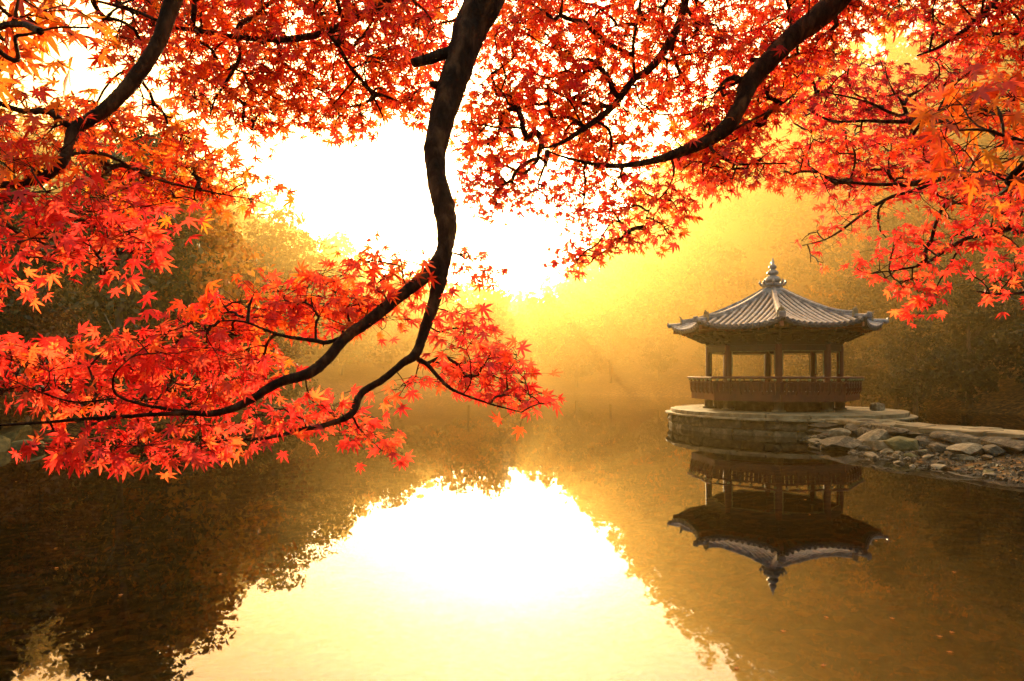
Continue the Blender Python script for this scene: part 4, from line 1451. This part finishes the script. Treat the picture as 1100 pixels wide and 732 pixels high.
E2 = bough_path([(640, 130, 3.32, 4), (654, 140, 3.3, 4), (656, 160, 3.3, 2.4), (648, 180, 3.3, 1.3)])
D1 = bough_path([(760, 152, 3.24, 4), (768, 164, 3.2, 4), (790, 176, 3.18, 3.4), (815, 176, 3.15, 2.4), (845, 176, 3.12, 1.6)])
D2 = bough_path([(800, 88, 3.3, 9), (788, 84, 3.28, 7), (776, 90, 3.26, 4), (762, 112, 3.22, 2)])
D3 = bough_path([(770, 150, 3.24, 3.4), (800, 133, 3.3, 3.2), (830, 118, 3.35, 3), (850, 104, 3.4, 2), (862, 92, 3.45, 1.4)])
D4 = bough_path([(720, 166, 3.2, 4), (724, 185, 3.25, 3), (716, 205, 3.3, 2.2), (700, 222, 3.3, 1.6), (690, 245, 3.3, 1)])
F0 = bough_path([(1120, 140, 4.6, 8), (1050, 134, 4.55, 6.5), (998, 131, 4.5, 6), (960, 131, 4.48, 5), (930, 130, 4.46, 4), (894, 130, 4.44, 3), (865, 116, 4.4, 2), (848, 106, 4.4, 1.3)], [[4.5, 1.4, 5.0, .05], [4.3, 3.2, 4.8, .036]])
F1 = bough_path([(985, 131, 4.5, 4), (958, 122, 4.48, 4), (935, 111, 4.46, 3.2), (905, 103, 4.45, 2.4), (877, 98, 4.45, 1.4)])
G0 = bough_path([(1120, 176, 3.7, 8), (1070, 186, 3.65, 7), (1036, 190, 3.6, 6.5), (1000, 194, 3.55, 6), (968, 198, 3.5, 5), (935, 198, 3.48, 4), (900, 194, 3.45, 2.5), (878, 185, 3.42, 1.5)], [[4.4, .8, 4.6, .05], [3.7, 2.6, 4.2, .034]])
G1 = bough_path([(1012, 192, 3.56, 4.5), (985, 204, 3.52, 4.5), (955, 213, 3.5, 4.2), (930, 228, 3.46, 3.6), (903, 248, 3.42, 2.8), (885, 258, 3.4, 1.8), (862, 264, 3.38, 1.1)])
G2 = bough_path([(952, 214, 3.5, 3), (944, 226, 3.48, 2.8), (944, 244, 3.46, 2.2), (952, 256, 3.44, 1.4)])
H0 = bough_path([(1130, 236, 3.2, 7), (1085, 246, 3.15, 5.5), (1040, 256, 3.1, 5), (1018, 268, 3.08, 4.4), (992, 284, 3.05, 3.6), (965, 290, 3.02, 2.4), (935, 294, 3.0, 1.3)], [[4.3, .6, 4.2, .04], [3.3, 2.0, 3.8, .028]])
H1 = bough_path([(1034, 260, 3.1, 2.8), (1020, 285, 3.08, 2.4), (1008, 305, 3.06, 1.8), (1000, 330, 3.05, 1.1)])
I0 = bough_path([(1140, 300, 3.0, 5), (1100, 314, 2.95, 4), (1070, 316, 2.92, 3), (1049, 313, 2.9, 1.6)], [[4.1, .6, 3.8, .03], [3.2, 2.0, 3.3, .022]])
J0 = bough_path([(1180, 160, 1.28, 11), (1120, 156, 1.25, 8), (1085, 148, 1.22, 5), (1060, 140, 1.2, 4), (1030, 140, 1.18, 2)], [[4.2, -.2, 4.3, .03], [2.6, .6, 3.8, .024]])
K0 = bough_path([(1130, -60, 3.3, 10), (1080, -10, 3.25, 8), (1045, 25, 3.2, 6), (1010, 50, 3.18, 4), (985, 60, 3.16, 2)], [[4.2, 1.0, 5.2, .05], [3.4, 2.3, 5.0, .036]])
for pth, kn in ((D0, 7), (E0, 4), (E1, 0), (E2, 0), (D1, 1), (D2, 0), (D3, 0), (D4, 0), (F0, 2), (F1, 0), (G0, 2), (G1, 1), (G2, 0), (H0, 1), (H1, 0), (I0, 0), (J0, 1), (K0, 1)):
    make_bough(pth, mapleC, rb, 12 if pth is D0 or pth is E0 else 8, kn, .83)
REG_C = [
    dict(poly=[(540, -30), (745, -30), (742, 40), (725, 90), (700, 130), (690, 172), (640, 180), (606, 160), (570, 168), (540, 170), (500, 188), (490, 160), (498, 125), (515, 85), (520, 40)],
         leaf=17, d=(3.4, 3.7, .33), layers=3.2, col=['scarlet', 'orange', 'scarlet', 'red']),
    dict(poly=[(500, 178), (545, 168), (600, 172), (650, 180), (702, 180), (722, 198), (756, 226), (735, 236), (722, 262), (700, 270), (672, 262), (640, 282), (612, 296), (596, 286), (596, 262), (612, 240), (578, 224), (545, 226), (520, 236), (500, 214)],
         leaf=15, d=(3.2, 3.4, .2), layers=2.0, col=['scarlet', 'red', 'orange']),
    dict(poly=[(740, -30), (1010, -30), (985, 20), (930, 30), (905, 62), (870, 80), (850, 120), (800, 165), (770, 205), (742, 200), (712, 176), (716, 120), (735, 70)],
         leaf=16, d=(3.55, 3.8, .3), layers=3.3, col=['scarlet', 'red', 'orange', 'scarlet']),
    dict(poly=[(760, 160), (830, 150), (870, 160), (880, 190), (850, 202), (800, 196), (770, 206), (745, 206)], leaf=14, d=(3.2, 3.4, .2), layers=1.8, col=['red', 'scarlet']),
    dict(poly=[(850, 62), (900, 58), (935, 56), (960, 72), (1000, 84), (1040, 90), (1040, 130), (1000, 150), (960, 152), (905, 150), (862, 128), (836, 110)],
         leaf=12.5, d=(4.55, 4.9, .25), layers=2.1, col=['dark', 'dark', 'red'], label='dark crimson leaves on the farther bough'),
    dict(poly=[(986, 28), (1030, 30), (1060, 50), (1050, 84), (1005, 84), (985, 62)], leaf=13, d=(4.4, 4.6, .2), layers=1.5, col=['dark', 'red']),
    dict(poly=[(850, 130), (905, 150), (960, 150), (1010, 150), (1050, 170), (1040, 200), (1000, 214), (950, 200), (900, 206), (868, 190), (856, 160)],
         leaf=14, d=(3.75, 4.2, .3), layers=2.3, col=['red', 'scarlet', 'dark', 'pink']),
    dict(poly=[(858, 188), (905, 200), (950, 214), (980, 230), (940, 248), (905, 256), (872, 266), (850, 262), (880, 240), (895, 225), (862, 212)],
         leaf=15, d=(3.4, 3.5, .15), layers=.75, col=['red', 'pink'], per=5),
    dict(poly=[(955, 250), (985, 246), (1010, 258), (1040, 236), (1070, 224), (1110, 220), (1110, 262), (1060, 256), (1036, 262), (1012, 300), (1008, 330), (992, 348), (972, 342), (980, 312), (955, 306), (920, 290), (904, 286), (930, 280)],
         leaf=18, d=(3.0, 3.1, .15), layers=2.1, col=['pink', 'red', 'red']),
    dict(poly=[(868, 278), (895, 276), (892, 290), (872, 290)], leaf=15, d=(3.3, 3.3, .1), layers=1.6, col=['pink', 'red'], per=4),
    dict(poly=[(1055, 300), (1080, 276), (1110, 262), (1110, 336), (1082, 326), (1066, 324)], leaf=17, d=(2.9, 2.95, .1), layers=1.7, col=['pink', 'red']),
    dict(poly=[(1034, 284), (1048, 286), (1046, 304), (1036, 302)], leaf=15, d=(2.95, 2.95, .05), layers=1.2, col=['pink'], per=3),
    dict(poly=[(985, 165), (1030, 180), (1110, 190), (1110, 232), (1070, 222), (1030, 240), (1000, 232), (960, 226), (975, 200)], leaf=20, d=(2.7, 2.9, .2), layers=1.9, col=['pink', 'red', 'scarlet']),
    dict(poly=[(1002, 116), (1030, 96), (1060, 92), (1090, 76), (1120, 72), (1120, 212), (1090, 200), (1070, 214), (1050, 196), (1020, 176), (1012, 150)],
         leaf=36, d=(1.3, 1.5, .14), layers=3.0, col=['orange', 'amber', 'orange', 'scarlet'], per=4, spread=.7, label='big orange leaves close to the viewer at the right edge'),
    dict(poly=[(1000, -30), (1120, -30), (1120, 84), (1080, 78), (1050, 60), (1010, 40), (975, 30)], leaf=19, d=(3.1, 3.3, .2), layers=2.6, col=['red', 'scarlet', 'pink']),
    dict(poly=[(570, -340), (1120, -340), (1120, -40), (570, -40)], leaf=17, d=(3.2, 3.4, .4), layers=1.0, col=['scarlet', 'red', 'orange']),
    dict(poly=[(1125, -340), (1560, -300), (1600, 120), (1420, 250), (1270, 310), (1125, 330)], leaf=20, d=(3.2, 3.2, .5), layers=1.0, col=['red', 'scarlet', 'pink', 'orange']),
]
foliage(mapleC, [vis(p) for p in (D0, E0, E1, E2, D1, D2, D3, D4, F0, F1, G0, G1, G2, H0, H1, I0, J0, K0)], REG_C, 53)

# fallen leaves floating on the pond
GF = 'fallen leaves floating on the pond'
fl0 = None
r_ = np.random.default_rng(77)
spots = [(px, py) for px, py in zip(r_.uniform(760, 1090, 60), r_.uniform(530, 728, 60)) if px - 760 > (728 - py) * .2][:12] + list(zip(r_.uniform(10, 330, 6), r_.uniform(500, 640, 6)))
for (px, py) in spots:
    x, y = on_plane(px, py, 0.0)
    if shore_dist(x, y)[0] > -.3 or terrain_z(np.array([x]), np.array([y]))[0] > -.02: continue
    if fl0 is None:
        v = np.array([(p[0] * .045, p[1] * .045, .004 + .006 * (p[0] ** 2 + p[1] ** 2)) for p in LT])
        fl0 = o = mesh_np('floating_leaf', v, LFN, M['maple_leaf'], tints=np.repeat(np.array([[.75, .25, .04]]), len(LT), 0))
        tag(o, 'small fallen maple leaf floating flat on the dark pond water', 'leaf', GF)
    else:
        o = fl0.copy(); COL.objects.link(o)
    o.location = (x, y, .003); o.rotation_euler = (0, 0, r_.uniform(0, 6.28))
